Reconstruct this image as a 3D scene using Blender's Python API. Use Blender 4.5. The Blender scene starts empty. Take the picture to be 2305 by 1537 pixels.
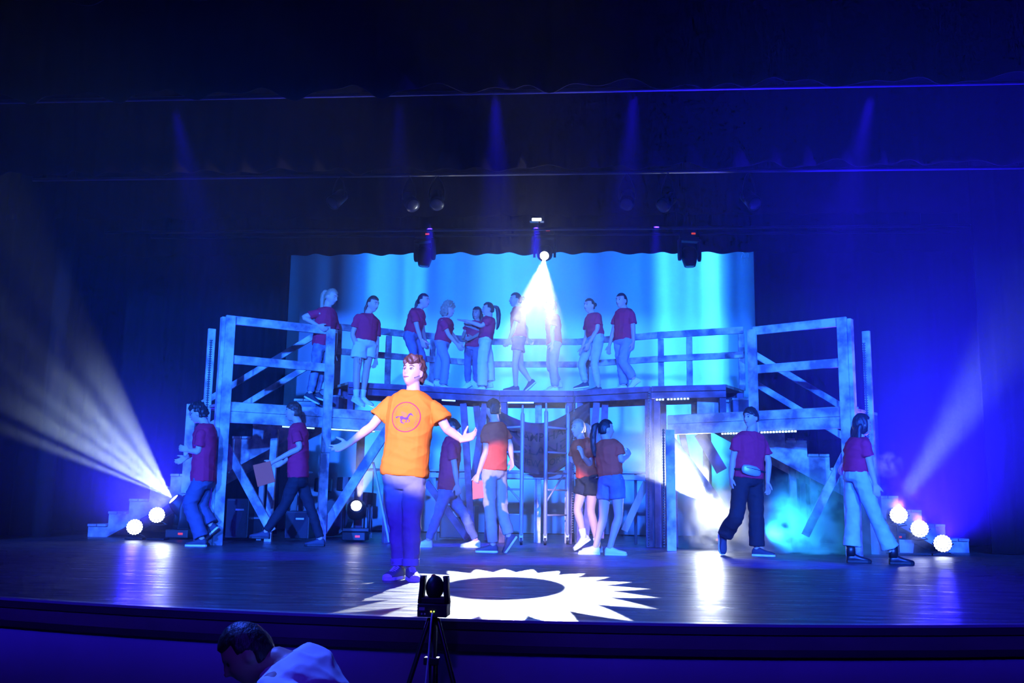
import bpy, bmesh, math, random
from mathutils import Vector, Matrix, noise
from mathutils.bvhtree import BVHTree
random.seed(7)
V = Vector
S = bpy.context.scene
COL = S.collection

# ------------------------------------------------------------------ camera
FPX, IW, IH = 2200.0, 2305.0, 1537.0
CAM = V((0.8, 0.0, 0.63))
yaw, pitch, roll = math.radians(4.6), math.radians(9.2), math.radians(0.8)
CF = V((-math.sin(yaw) * math.cos(pitch), math.cos(yaw) * math.cos(pitch), math.sin(pitch)))
_r = V((math.cos(yaw), math.sin(yaw), 0)); _u = _r.cross(CF)
CR = _r * math.cos(roll) + _u * math.sin(roll)
CU = _u * math.cos(roll) - _r * math.sin(roll)
cam_data = bpy.data.cameras.new('camera'); cam = bpy.data.objects.new('camera', cam_data); COL.objects.link(cam)
cam_data.sensor_width = 36.0; cam_data.lens = FPX / IW * 36.0; cam_data.clip_end = 200; cam_data.clip_start = 0.05
M4 = Matrix((CR, CU, -CF)).transposed().to_4x4(); M4.translation = CAM
cam.matrix_world = M4
S.camera = cam
def ray(px, py): return CF + CR * ((px - IW / 2) / FPX) + CU * ((IH / 2 - py) / FPX)
def atY(px, py, Y):
    d = ray(px, py); return CAM + d * ((Y - CAM.y) / d.y)
def atZ(px, py, Z=0.0):
    d = ray(px, py); return CAM + d * ((Z - CAM.z) / d.z)

# ------------------------------------------------------------------ world, exposure
w = bpy.data.worlds.new('world'); S.world = w; w.use_nodes = True
w.node_tree.nodes['Background'].inputs[0].default_value = (0.2, 0.05, 1.0, 1)
w.node_tree.nodes['Background'].inputs[1].default_value = 0.0
S.view_settings.view_transform = 'Standard'; S.view_settings.look = 'None'
S.view_settings.exposure = 0.0; S.view_settings.gamma = 1.0; S.view_settings.use_curve_mapping = False
cy = S.cycles
cy.use_denoising = True
try: cy.denoiser = 'OPENIMAGEDENOISE'
except Exception: pass
cy.max_bounces = 5; cy.diffuse_bounces = 2; cy.glossy_bounces = 3; cy.volume_bounces = 0
cy.transparent_max_bounces = 8; cy.sample_clamp_indirect = 4.0; cy.sample_clamp_direct = 0.0
cy.volume_step_rate = 2.5; cy.volume_max_steps = 64
cy.use_adaptive_sampling = True; cy.adaptive_threshold = 0.07; cy.adaptive_min_samples = 12
try: cy.use_light_tree = True
except Exception: pass

# ------------------------------------------------------------------ lights
def spot(name, loc, target, watts, color, half_deg, blend=0.15, radius=0.03, gobo=None):
    ld = bpy.data.lights.new(name, 'SPOT'); ld.energy = watts; ld.color = color
    ld.spot_size = math.radians(2 * half_deg); ld.spot_blend = blend; ld.shadow_soft_size = radius
    o = bpy.data.objects.new(name, ld); COL.objects.link(o)
    o.location = loc
    o.rotation_euler = (V(target) - V(loc)).to_track_quat('-Z', 'Y').to_euler()
    if gobo:
        ld.use_nodes = True
        nt = ld.node_tree; em = nt.nodes['Emission']
        N = lambda t: nt.nodes.new(t)
        tc = N('ShaderNodeTexCoord'); sp = N('ShaderNodeSeparateXYZ'); nt.links.new(tc.outputs['Normal'], sp.inputs[0])
        def mth(op, a, b=None, c=None):
            n = N('ShaderNodeMath'); n.operation = op
            for i, v in enumerate((a, b, c)):
                if v is None: continue
                if isinstance(v, (int, float)): n.inputs[i].default_value = v
                else: nt.links.new(v, n.inputs[i])
            return n.outputs[0]
        z = mth('ABSOLUTE', sp.outputs[2])
        t = math.tan(math.radians(half_deg))
        x = mth('DIVIDE', mth('DIVIDE', sp.outputs[0], z), t); y = mth('DIVIDE', mth('DIVIDE', sp.outputs[1], z), t)
        nt.links.new(gobo(mth, x, y) if not getattr(gobo, 'flat', 0) else gobo(mth, x, y, z), em.inputs['Strength'])
    return o
def sstep(mth, a, b, v):
    """0 below a, 1 above b (a<b), linear between"""
    return mth('MINIMUM', mth('MAXIMUM', mth('DIVIDE', mth('SUBTRACT', v, a), b - a), 0.0), 1.0)
def rect_gobo(hx, hy, sx=0.06, sy=0.06):
    def g(mth, x, y):
        fx = mth('SUBTRACT', 1.0, sstep(mth, hx - sx, hx + sx, mth('ABSOLUTE', x)))
        fy = mth('SUBTRACT', 1.0, sstep(mth, hy - sy, hy + sy, mth('ABSOLUTE', y)))
        return mth('MULTIPLY', fx, fy)
    return g
def sun_gobo(mth, x, y):
    # ring with pointed outer rays, like the pattern thrown on the floor
    r = mth('SQRT', mth('ADD', mth('MULTIPLY', x, x), mth('MULTIPLY', y, y)))
    a = mth('ARCTAN2', y, x)
    tri = mth('ABSOLUTE', mth('SUBTRACT', mth('MULTIPLY', mth('FRACT', mth('MULTIPLY', mth('ADD', a, 3.14159), 22 / 6.28318)), 2.0), 1.0))
    outer = mth('ADD', 0.66, mth('MULTIPLY', tri, 0.26))
    fo = mth('SUBTRACT', 1.0, sstep(mth, -0.02, 0.02, mth('SUBTRACT', r, outer)))
    fi = sstep(mth, 0.385, 0.43, r)
    return mth('MULTIPLY', fo, fi)
def ray_gobo(n, duty=0.62, soft=0.12, seed=0.0, floor=0.05):
    # fan of bars: beam split by a line pattern
    def g(mth, x, y):
        v = mth('ADD', mth('MULTIPLY', y, n), seed)
        v2 = mth('ADD', v, mth('MULTIPLY', mth('SINE', mth('MULTIPLY', v, 1.7)), 0.35))
        t = mth('ABSOLUTE', mth('SUBTRACT', mth('MULTIPLY', mth('FRACT', v2), 2.0), 1.0))
        return mth('ADD', floor, mth('MULTIPLY', sstep(mth, 1 - duty - soft, 1 - duty + soft, t), 1 - floor))
    return g
def bands(tan_, depth, x_mid, items, base=0.0, ylo=None):
    '''even wash on a flat cloth 'depth' metres away, strength varied in soft-edged bands: (x0, x1, soft, strength)'''
    def g(mth, x, y, z):
        X = mth('ADD', mth('MULTIPLY', x, tan_ * depth), x_mid)
        tot = base
        for x0, x1, so, st in items:
            b = mth('MULTIPLY', sstep(mth, x0 - so, x0 + so, X), mth('SUBTRACT', 1.0, sstep(mth, x1 - so, x1 + so, X)))
            tot = mth('ADD', mth('MULTIPLY', b, st), tot)
        return mth('MULTIPLY', tot, mth('MINIMUM', mth('DIVIDE', 1.0, mth('POWER', z, 3.0)), 30.0))
    g.flat = 1
    return g
BLUE = (0.035, 0.10, 1.0); DEEP = (0.014, 0.004, 1.0); CYAN = (0.008, 0.165, 1.0); WARM = (1.0, 0.80, 0.68); COOLW = (0.82, 0.92, 1.0); GRN = (0.75, 1.0, 0.95)
# added dim fill that lifts the black level, no real source behind it
ad = bpy.data.lights.new('ambient_fill', 'AREA'); ad.energy = 16; ad.color = (0.28, 0.06, 1.0); ad.size = 7
ao = bpy.data.objects.new('ambient_fill', ad); COL.objects.link(ao); ao.location = (0, -5, 6.5); ao.rotation_euler = (math.radians(55), 0, 0)
# followspot from the front of house, up on the left: lead actor, then the floor and dancers behind him
spot('followspot', (-2.0, -10.5, 5.9), (-0.36, 7.85, 1.40), 37000, WARM, 2.36, 0.12, 0.05)
# blue front wash, cut below the first border
for i, (x, tx, e) in enumerate(((-4.5, -3.6, 1.15), (0.5, 0.0, 0.75), (5.0, 3.8, 1.15))):
    spot('front_wash', (x, -6.5, 4.35), (tx, 12.3, 1.87), 43000 * e, (0.015, 0.125, 1.0), 17, 0.4, 0.15, rect_gobo(0.66 if i != 1 else 0.9, 0.385, 0.1, 0.035))
# overhead blue lamps behind the borders (positions measured along their pipes)
PARS = []
for x, tx in ((-5.5, -3.0), (5.5, 3.0)):
    spot('floor_blue_fill', (x, -6.0, 5.5), (tx, 9.4, 0.15), 19000, (0.02, 0.010, 1.0), 17, 0.4, 0.15, rect_gobo(0.95, 0.30, 0.2, 0.12))  # two added fills that deepen the blue of the floor
for px, py, Y, tx, ty, e in ((385, 205, 8.9, -2.6, 10.5, 0.5), (900, 190, 8.9, -1.2, 10.0, 0.22), (1115, 176, 8.9, -0.1, 10.5, 1.0), (1430, 172, 8.9, 0.9, 10.5, 0.9), (1970, 176, 8.9, 2.7, 10.8, 1.3),
                         (965, 478, 14.3, -1.3, 14.0, 1.3), (1480, 478, 14.3, 1.5, 14.2, 0.9), (1208, 483, 14.3, -0.1, 14.2, 0.6)):
    p = atY(px, py, Y); PARS.append((p, V((tx, ty, 0))))
    spot('hanging_wash_light', p + (V((tx, ty, 0)) - p).normalized() * 0.16, (tx, ty, 0), 6500 * e * (1.2 if Y > 12 else 1), DEEP, 11, 0.5, 0.05)
# moving head over the bridge throwing the sun pattern on the front of the stage
MH = atY(1226, 570, 15.95); MT = atZ(1135, 1319)
spot('pattern_beam', MH + (MT - MH).normalized() * 0.24, MT, 19000, COOLW, 6.9, 0.0, 0.012, sun_gobo)
# moving heads standing on the floor
ML = atZ(405, 1213); ML.z = 0.46; MLT = ML + V((-0.62, -0.42, 0.66))
spot('fan_beam', ML + (MLT - ML).normalized() * 0.2, MLT, 1900, GRN, 23, 0.25, 0.008, ray_gobo(2.2, 0.78, 0.1, 0.35))
MM = atZ(800, 1219); MM.z = 0.46; MMT = MM + V((0.22, -0.45, 0.75))
spot('upright_beam', MM + (MMT - MM).normalized() * 0.2, MMT, 420, (1, 0.96, 0.8), 24, 0.5, 0.02, ray_gobo(2.2, 0.6, 0.2, 0.1))
MR = atZ(1605, 1233); MR.z = 0.50; MRT = MR + V((-0.50, -0.50, 0.75))
spot('fog_beam', MR + (MRT - MR).normalized() * 0.2, MRT, 5000, COOLW, 34, 0.3, 0.02, ray_gobo(1.6, 0.5, 0.25, 0.62))
spot('fog_bloom_fill', MR + V((-0.05, -0.30, 0.12)), MR + V((-0.15, -1.3, -0.15)), 380, COOLW, 52, 1.0, 0.14)  # added fill, gives the lamp in the fog a white bloom
spot('fan_bloom_fill', ML + V((-0.12, -0.26, 0.12)), ML + V((-0.3, -1.3, 0.0)), 60, (0.7, 0.8, 1.0), 45, 1.0, 0.04)  # weak added fill for the bloom round the left lamp
MS = atZ(2012, 1240); MS.z = 0.52; MST = MS + V((0.50, -0.2, 0.80))
spot('right_beam', MS + (MST - MS).normalized() * 0.2, MST, 7000, (0.24, 0.36, 1.0), 12, 1.0, 0.12)
# led par cans on the floor: blue light into the haze
FP = []
for px, py, e in ((303, 1186, 0.22), (353, 1159, 0.30), (2023, 1159, 1.6), (2070, 1190, 1.8), (2122, 1223, 1.8)):
    Yp = 13.6 if px < 1000 else 13.1
    p = atY(px, py, Yp); FP.append(p)
    side = -1 if px < 1000 else 1
    t = p + V((0.15, -0.8, 0.75)) if px < 1000 else p + V((-0.05, -0.7, 0.9))
    spot('floor_wash_light', p + (t - p).normalized() * 0.09, t, 3500 * e, DEEP, 58, 1.0, 0.06)
# added cyan fill that makes the fog glow, no real lamp stands there
fg = atY(1728, 1200, 13.3); fg.z = 0.22
spot('fog_cyan_fill', fg, fg + V((0.7, -0.2, 0.35)), 600, (0.02, 0.36, 1.0), 64, 0.9, 0.16)
# back cloth lighting: one broad even wash and a narrow-banded cyan one, both from the batten in front of it
T70 = math.tan(math.radians(70))
spot('cloth_wash_light', (0, 16.5, 4.9), (0, 18.6, 4.9), 340, CYAN, 70, 0.0, 0.12, bands(T70, 2.1, 0, ((-3.75, 3.45, 0.28, 0.85), (-1.6, 0.5, 0.8, 0.5), (3.2, 3.9, 0.2, 0.28), (-2.3, -1.4, 0.3, -0.12), (0.75, 1.35, 0.25, -0.45)), 0.10))
spot('cloth_strip_light', (0, 16.5, 4.9), (0, 18.6, 4.9), 620, (0.05, 0.50, 0.40), 70, 0.0, 0.05, bands(T70, 2.1, 0, ((2.10, 3.38, 0.16, 0.42), (2.95, 3.33, 0.10, 0.35), (-3.52, -2.45, 0.10, 0.16), (-3.5, -3.2, 0.08, 0.10), (-2.9, -2.7, 0.06, 0.06), (-1.2, -0.1, 0.4, 0.24)), 0.0))
# added fills on the hall side, for stage front wall and front-row person
spot('hall_side_fill', (-2.6, 5.6, 5.0), (-1.4, 4.0, -0.3), 3600, (0.03, 0.09, 1.0), 22, 1.0, 0.1)
spot('hall_side_fill', (0.3, -3.0, 5.0), (0.0, 5.4, -0.5), 900, (0.05, 0.01, 1.0), 30, 1.0, 0.3)
# ------------------------------------------------------------------ materials
MATS = {}
def mat(name, color, rough=0.6, metal=0.0, spec=0.5, emit=None, estr=0.0, var=None, scale=6.0, bump=0.0, bscale=40.0, stretch=(1, 1, 1), sheen=0.0, detail=4.0):
    if name in MATS: return MATS[name]
    m = bpy.data.materials.new(name); m.use_nodes = True; nt = m.node_tree; b = nt.nodes['Principled BSDF']
    b.inputs['Base Color'].default_value = (*color, 1); b.inputs['Roughness'].default_value = rough; b.inputs['Metallic'].default_value = metal
    b.inputs['Specular IOR Level'].default_value = spec
    if sheen: b.inputs['Sheen Weight'].default_value = sheen
    if emit: b.inputs['Emission Color'].default_value = (*emit, 1); b.inputs['Emission Strength'].default_value = estr
    tc = nt.nodes.new('ShaderNodeTexCoord'); mp = nt.nodes.new('ShaderNodeMapping'); mp.inputs['Scale'].default_value = stretch
    nt.links.new(tc.outputs['Object'], mp.inputs[0])
    if var is not None:
        n = nt.nodes.new('ShaderNodeTexNoise'); n.inputs['Scale'].default_value = scale; n.inputs['Detail'].default_value = detail
        nt.links.new(mp.outputs[0], n.inputs['Vector'])
        r = nt.nodes.new('ShaderNodeValToRGB'); r.color_ramp.elements[0].position = 0.38; r.color_ramp.elements[1].position = 0.62
        r.color_ramp.elements[0].color = (*var, 1); r.color_ramp.elements[1].color = (*color, 1)
        nt.links.new(n.outputs[0], r.inputs[0]); nt.links.new(r.outputs[0], b.inputs['Base Color'])
    if bump:
        n2 = nt.nodes.new('ShaderNodeTexNoise'); n2.inputs['Scale'].default_value = bscale; n2.inputs['Detail'].default_value = 3
        nt.links.new(mp.outputs[0], n2.inputs['Vector'])
        bp = nt.nodes.new('ShaderNodeBump'); bp.inputs['Strength'].default_value = bump; bp.inputs['Distance'].default_value = 0.01
        nt.links.new(n2.outputs[0], bp.inputs['Height']); nt.links.new(bp.outputs[0], b.inputs['Normal'])
    MATS[name] = m; return m
velour = mat('black_velour', (0.016, 0.010, 0.013), 0.95, spec=0.05, var=(0.011, 0.008, 0.01), scale=2)
wood = mat('whitewashed_lumber', (0.66, 0.64, 0.60), 0.75, spec=0.3, var=(0.17, 0.16, 0.19), scale=4.2, detail=7, bump=0.25, bscale=30)  # blotches: mottled paint and knots, plus the front light's breakup pattern painted in
wood2 = mat('grey_painted_lumber', (0.19, 0.14, 0.22), 0.8, spec=0.3, var=(0.085, 0.06, 0.11), scale=5, bump=0.25, bscale=30)
rawwood = mat('pale_lumber', (0.5, 0.40, 0.28), 0.75, spec=0.3, var=(0.34, 0.26, 0.17), scale=9, stretch=(1, 1, 0.15))
blackmetal = mat('black_metal', (0.02, 0.02, 0.022), 0.35, 0.3)
blackplastic = mat('black_plastic', (0.018, 0.018, 0.02), 0.5)
steel = mat('galvanised_steel', (0.34, 0.33, 0.40), 0.5, 0.35)
rubber = mat('black_rubber', (0.015, 0.015, 0.015), 0.6)
lamp_w = mat('lit_lens', (1, 1, 1), 0.4, emit=(1.0, 0.98, 0.95), estr=14)
led_b = mat('lit_blue_leds', (1, 1, 1), 0.4, emit=(0.80, 0.88, 1.0), estr=6)
led_c = mat('lit_cyan_strip', (1, 1, 1), 0.4, emit=(0.30, 0.72, 1.0), estr=2.6)
led_c2 = mat('lit_strip_dots', (1, 1, 1), 0.4, emit=(0.5, 0.9, 1.0), estr=9)
led_y = mat('yellow_indicator', (1, 1, 0), 0.4, emit=(1.0, 0.75, 0.05), estr=5)
led_g = mat('green_indicator', (0, 1, 0), 0.4, emit=(0.45, 1.0, 0.10), estr=4)
led_r = mat('red_display', (1, 0, 0), 0.4, emit=(1.0, 0.08, 0.05), estr=0.7)
hskin = mat('skin', (0.62, 0.38, 0.29), 0.55, spec=0.4)
skin2 = mat('tan_skin', (0.42, 0.25, 0.18), 0.5, spec=0.4)
orange = mat('orange_cotton', (0.95, 0.20, 0.012), 0.85, spec=0.15, bump=0.15, bscale=14)
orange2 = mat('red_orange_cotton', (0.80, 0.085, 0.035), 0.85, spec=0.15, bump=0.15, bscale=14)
redc = mat('red_cotton_off_followspot', (0.68, 0.02, 0.075), 0.85, spec=0.15, bump=0.15, bscale=14)  # same shirts as orange2, blue wash outside the followspot put into the colour
ink = mat('maroon_ink', (0.48, 0.03, 0.05), 0.8, spec=0.1)
ink2 = mat('dark_violet_ink', (0.16, 0.06, 0.12), 0.8, spec=0.1)
ink3 = mat('faint_orange_ink', (0.72, 0.17, 0.035), 0.8, spec=0.1)
white = mat('white_cotton', (0.8, 0.8, 0.8), 0.85, spec=0.2, bump=0.1, bscale=20)
whiteshoe = mat('white_leather', (0.8, 0.8, 0.78), 0.5)
darkshoe = mat('black_canvas', (0.04, 0.04, 0.06), 0.7)
navyshoe = mat('navy_canvas', (0.06, 0.07, 0.16), 0.7)
hdark = mat('dark_hair', (0.022, 0.015, 0.014), 0.5, bump=0.8, bscale=60, stretch=(1, 1, 0.3))
hbrown = mat('brown_hair', (0.10, 0.035, 0.022), 0.5, bump=0.8, bscale=60, stretch=(1, 1, 0.3))
hblond = mat('fair_hair', (0.40, 0.26, 0.15), 0.5, bump=0.8, bscale=60, stretch=(1, 1, 0.3))
denim = mat('blue_denim', (0.16, 0.19, 0.30), 0.85, spec=0.15, var=(0.12, 0.14, 0.24), scale=8, bump=0.2, bscale=25)
denim2 = mat('pale_denim', (0.50, 0.56, 0.66), 0.85, spec=0.15, var=(0.42, 0.47, 0.58), scale=8, bump=0.2, bscale=25)
denimd = mat('washed_grey_denim', (0.26, 0.24, 0.25), 0.85, spec=0.15, var=(0.20, 0.19, 0.21), scale=7, bump=0.2, bscale=25)
blackcloth = mat('black_cloth', (0.018, 0.018, 0.024), 0.8, spec=0.2, bump=0.2, bscale=20)
khaki = mat('khaki_cotton', (0.42, 0.33, 0.23), 0.85, spec=0.15, bump=0.2, bscale=25)
cream = mat('cream_cotton', (0.75, 0.72, 0.62), 0.85, spec=0.15, bump=0.2, bscale=25)
greyc = mat('grey_cotton', (0.36, 0.34, 0.36), 0.85, spec=0.15)
redpaper = mat('red_card', (0.90, 0.075, 0.012), 0.6)
silver = mat('silver_fabric', (0.5, 0.52, 0.58), 0.45, 0.3, bump=0.4, bscale=12)
eyew = mat('eye_white', (0.8, 0.8, 0.8), 0.3); eyed = mat('dark_iris', (0.03, 0.02, 0.02), 0.2); lipm = mat('lip', (0.40, 0.11, 0.11), 0.5)
banner_m = mat('brown_banner_cloth', (0.075, 0.032, 0.03), 0.9, spec=0.1, var=(0.11, 0.055, 0.06), scale=2.5)
banner_i = mat('black_banner_lettering', (0.012, 0.012, 0.018), 0.9, spec=0.1)
cloth = mat('white_back_cloth', (0.75, 0.76, 0.78), 0.9, spec=0.1)
wallm = mat('grey_painted_plaster', (0.30, 0.27, 0.30), 0.85, spec=0.2, var=(0.27, 0.25, 0.28), scale=3)
trimm = mat('dark_stained_wood', (0.035, 0.016, 0.014), 0.5, var=(0.025, 0.012, 0.01), scale=6, stretch=(0.2, 1, 1))
fascia = mat('worn_brown_board', (0.10, 0.055, 0.05), 0.6, var=(0.075, 0.04, 0.038), scale=5, stretch=(0.4, 1, 1))
nosing = mat('worn_metal_edge', (0.35, 0.33, 0.36), 0.3, 0.6)
# stage floor: black painted boards with gloss that ripples across the boards
def floor_mat():
    m = mat('black_painted_stage_boards', (0.070, 0.062, 0.066), 0.36, spec=0.5, var=(0.052, 0.046, 0.052), scale=1.6, stretch=(0.5, 2.0, 1), detail=8)
    nt = m.node_tree; b = nt.nodes['Principled BSDF']
    tc = nt.nodes.new('ShaderNodeTexCoord')
    mp = nt.nodes.new('ShaderNodeMapping'); mp.inputs['Scale'].default_value = (1.2, 16.0, 1); nt.links.new(tc.outputs['Object'], mp.inputs[0])
    n = nt.nodes.new('ShaderNodeTexNoise'); n.inputs['Scale'].default_value = 1.5; n.inputs['Detail'].default_value = 6; nt.links.new(mp.outputs[0], n.inputs['Vector'])
    bp = nt.nodes.new('ShaderNodeBump'); bp.inputs['Strength'].default_value = 0.35; bp.inputs['Distance'].default_value = 0.012
    nt.links.new(n.outputs[0], bp.inputs['Height']); nt.links.new(bp.outputs[0], b.inputs['Normal'])
    mp2 = nt.nodes.new('ShaderNodeMapping'); mp2.inputs['Scale'].default_value = (1.0, 5.0, 1); nt.links.new(tc.outputs['Object'], mp2.inputs[0])
    n2 = nt.nodes.new('ShaderNodeTexNoise'); n2.inputs['Scale'].default_value = 2.2; n2.inputs['Detail'].default_value = 7; nt.links.new(mp2.outputs[0], n2.inputs['Vector'])
    mr = nt.nodes.new('ShaderNodeMapRange'); mr.inputs[1].default_value = 0.3; mr.inputs[2].default_value = 0.7; mr.inputs[3].default_value = 0.24; mr.inputs[4].default_value = 0.48
    nt.links.new(n2.outputs[0], mr.inputs[0]); nt.links.new(mr.outputs[0], b.inputs['Roughness'])
    return m
floorm = floor_mat()

# ------------------------------------------------------------------ mesh helpers
OFF = {}
def tag(o, label=None, cat=None, group=None, kind=None):
    if label: o['label'] = label
    if cat: o['category'] = cat
    if group: o['group'] = group
    if kind: o['kind'] = kind
    return o
def thing(name, loc, label, cat, group=None):
    o = bpy.data.objects.new(name, None); COL.objects.link(o); o.location = loc; o.empty_display_size = 0.1
    OFF[o.name] = V(loc); return tag(o, label, cat, group)
def frame(d, up=V((0, 0, 1))):
    d = d.normalized(); s = d.cross(up)
    if s.length < 1e-4: s = d.cross(V((0, 1, 0)))
    s.normalize(); return s, d, s.cross(d)
class MB:
    def __init__(s): s.v = []; s.f = []
    def add(s, vs, fs):
        n = len(s.v); s.v += [V(p) for p in vs]; s.f += [tuple(i + n for i in f) for f in fs]; return s
    def box(s, c, size, R=None):
        c = V(c); hx, hy, hz = (k / 2 for k in size)
        vs = [V((x * hx, y * hy, z * hz)) for z in (-1, 1) for y in (-1, 1) for x in (-1, 1)]
        if R: vs = [R @ p for p in vs]
        return s.add([c + p for p in vs], [(0, 2, 3, 1), (4, 5, 7, 6), (0, 1, 5, 4), (2, 6, 7, 3), (0, 4, 6, 2), (1, 3, 7, 5)])
    def beam(s, a, b, w, h, up=V((0, 0, 1))):
        """lumber from a to b; w sideways, h along 'up'"""
        a, b = V(a), V(b); x, d, z = frame(b - a, up)
        vs = [p + x * (i * w / 2) + z * (j * h / 2) for p in (a, b) for i, j in ((-1, -1), (1, -1), (1, 1), (-1, 1))]
        return s.add(vs, [(0, 1, 2, 3), (7, 6, 5, 4), (0, 4, 5, 1), (1, 5, 6, 2), (2, 6, 7, 3), (3, 7, 4, 0)])
    def rings(s, R, cap=True):
        """R: list of lists of points, all the same length, closed rings"""
        n = len(R[0]); vs = [p for r in R for p in r]; fs = []
        for k in range(len(R) - 1):
            for i in range(n):
                j = (i + 1) % n; fs.append((k * n + i, k * n + j, (k + 1) * n + j, (k + 1) * n + i))
        if cap: fs.append(tuple(range(n))[::-1]); fs.append(tuple((len(R) - 1) * n + i for i in range(n)))
        return s.add(vs, fs)
    def loft(s, secs, n=20, p=2.0):
        """secs: (centre, U, W) half axis vectors"""
        out = []
        for c, U, W in secs:
            r = []
            for i in range(n):
                a = 2 * math.pi * i / n; ca, sa = math.cos(a), math.sin(a)
                if p != 2.0: ca = math.copysign(abs(ca) ** (2 / p), ca); sa = math.copysign(abs(sa) ** (2 / p), sa)
                r.append(V(c) + U * ca + W * sa)
            out.append(r)
        return s.rings(out)
    def tube(s, pts, rad, n=12, round_ends=True, sub=3):
        pts = [V(p) for p in pts]
        if not isinstance(rad, (list, tuple)): rad = [rad] * len(pts)
        # smooth with catmull-rom
        P, Rr = [], []
        for i in range(len(pts) - 1):
            p0 = pts[max(i - 1, 0)]; p1 = pts[i]; p2 = pts[i + 1]; p3 = pts[min(i + 2, len(pts) - 1)]
            for k in range(sub):
                t = k / sub
                P.append(0.5 * ((2 * p1) + (p2 - p0) * t + (2 * p0 - 5 * p1 + 4 * p2 - p3) * t * t + (3 * p1 - p0 - 3 * p2 + p3) * t ** 3) if sub > 1 else p1)
                Rr.append(rad[i] + (rad[i + 1] - rad[i]) * t)
        P.append(pts[-1]); Rr.append(rad[-1])
        T = [(P[min(i + 1, len(P) - 1)] - P[max(i - 1, 0)]).normalized() for i in range(len(P))]
        x, _, z = frame(T[0]); out = []
        if round_ends:
            out += [[P[0] - T[0] * Rr[0] * q + (x * math.cos(2 * math.pi * i / n) + z * math.sin(2 * math.pi * i / n)) * Rr[0] * k for i in range(n)] for q, k in ((0.95, 0.3), (0.7, 0.7))]
        for i, p in enumerate(P):
            if i: 
                q = T[i - 1].rotation_difference(T[i]); x = q @ x; z = q @ z
            out.append([p + (x * math.cos(2 * math.pi * k / n) + z * math.sin(2 * math.pi * k / n)) * Rr[i] for k in range(n)])
        if round_ends:
            out += [[P[-1] + T[-1] * Rr[-1] * q + (x * math.cos(2 * math.pi * i / n) + z * math.sin(2 * math.pi * i / n)) * Rr[-1] * k for i in range(n)] for q, k in ((0.7, 0.7), (0.95, 0.3))]
        return s.rings(out)
    def cyl(s, a, b, r, r2=None, n=20):
        return s.tube([a, b], [r, r if r2 is None else r2], n, False, 1)
    def ball(s, c, r, M=None, n=20, m=12, fn=None):
        """ellipsoid; r = 3 radii; M optional 3x3; fn deforms the local point"""
        vs = []; c = V(c)
        for j in range(m + 1):
            th = math.pi * j / m
            for i in range(n):
                ph = 2 * math.pi * i / n
                d = V((math.sin(th) * math.cos(ph), math.sin(th) * math.sin(ph), math.cos(th)))
                p = V((d.x * r[0], d.y * r[1], d.z * r[2]))
                if fn: p = fn(d, p)
                vs.append(c + (M @ p if M else p))
        fs = []
        for j in range(m):
            for i in range(n):
                k = (i + 1) % n; fs.append((j * n + i, (j + 1) * n + i, (j + 1) * n + k, j * n + k))
        return s.add(vs, fs)
    def prism(s, poly, vec):
        """poly: list of 3D points, extruded by vec"""
        n = len(poly); a = [V(p) for p in poly]; b = [p + V(vec) for p in a]
        return s.add(a + b, [tuple(range(n))[::-1], tuple(range(n, 2 * n))] + [(i, (i + 1) % n, n + (i + 1) % n, n + i) for i in range(n)])
    def mesh(s, name, off=V((0, 0, 0))):
        me = bpy.data.meshes.new(name); me.from_pydata([p - off for p in s.v], [], s.f); me.update()
        bm = bmesh.new(); bm.from_mesh(me); bmesh.ops.remove_doubles(bm, verts=bm.verts, dist=1e-5); bmesh.ops.recalc_face_normals(bm, faces=bm.faces); bm.to_mesh(me); bm.free()
        return me
    def build(s, name, m, parent=None, smooth=False, voxel=0, bevel=0, disp=None, smit=2):
        off = OFF.get(parent.name, V((0, 0, 0))) if parent else V((0, 0, 0))
        me = s.mesh(name, off)
        if voxel:
            t = bpy.data.objects.new('tmp', me); COL.objects.link(t)
            r = t.modifiers.new('r', 'REMESH'); r.mode = 'VOXEL'; r.voxel_size = voxel; r.adaptivity = 0
            if smit: q = t.modifiers.new('s', 'SMOOTH'); q.factor = 0.5; q.iterations = smit
            dg = bpy.context.evaluated_depsgraph_get()
            me2 = bpy.data.meshes.new_from_object(t.evaluated_get(dg)); bpy.data.objects.remove(t); me2.name = name; me = me2
            smooth = True
            if disp:
                ns = [v.normal.copy() for v in me.vertices]
                for v, nn in zip(me.vertices, ns): v.co += nn * disp(v.co + off, nn)
                me.update()
        o = bpy.data.objects.new(name, me); COL.objects.link(o)
        me.materials.clear(); me.materials.append(m)
        if smooth: me.polygons.foreach_set('use_smooth', [True] * len(me.polygons))
        if bevel:
            b = o.modifiers.new('bevel', 'BEVEL'); b.width = bevel; b.segments = 2; b.limit_method = 'ANGLE'
        if parent: o.parent = parent; OFF[o.name] = off
        return o
def struct(o): o['kind'] = 'structure'; return o
# ------------------------------------------------------------------ the room
def lip(x): return 5.35 + 0.05 * (x - 0.5) ** 2
xs = [-9 + i * 0.45 for i in range(41)]
m = MB(); n = len(xs)
top = [V((x, lip(x), 0)) for x in xs] + [V((9, 19.2, 0)), V((-9, 19.2, 0))]
m.prism(top, (0, 0, -0.05)); struct(m.build('floor', floorm))
def ribbon(name, mt, y0, y1, z0, z1):
    m = MB(); R = []
    for x in xs:
        d = V((0.1 * (x - 0.5), -1, 0)).normalized(); p = V((x, lip(x), 0)); 
        R.append([p + d * y0 + V((0, 0, z0)), p + d * y1 + V((0, 0, z0)), p + d * y1 + V((0, 0, z1)), p + d * y0 + V((0, 0, z1))])
    m.rings(R); return struct(m.build(name, mt))
ribbon('trim_1', nosing, -0.03, 0.035, -0.012, 0.003)
ribbon('trim_2', trimm, -0.08, 0.03, -0.052, -0.012)
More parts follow.
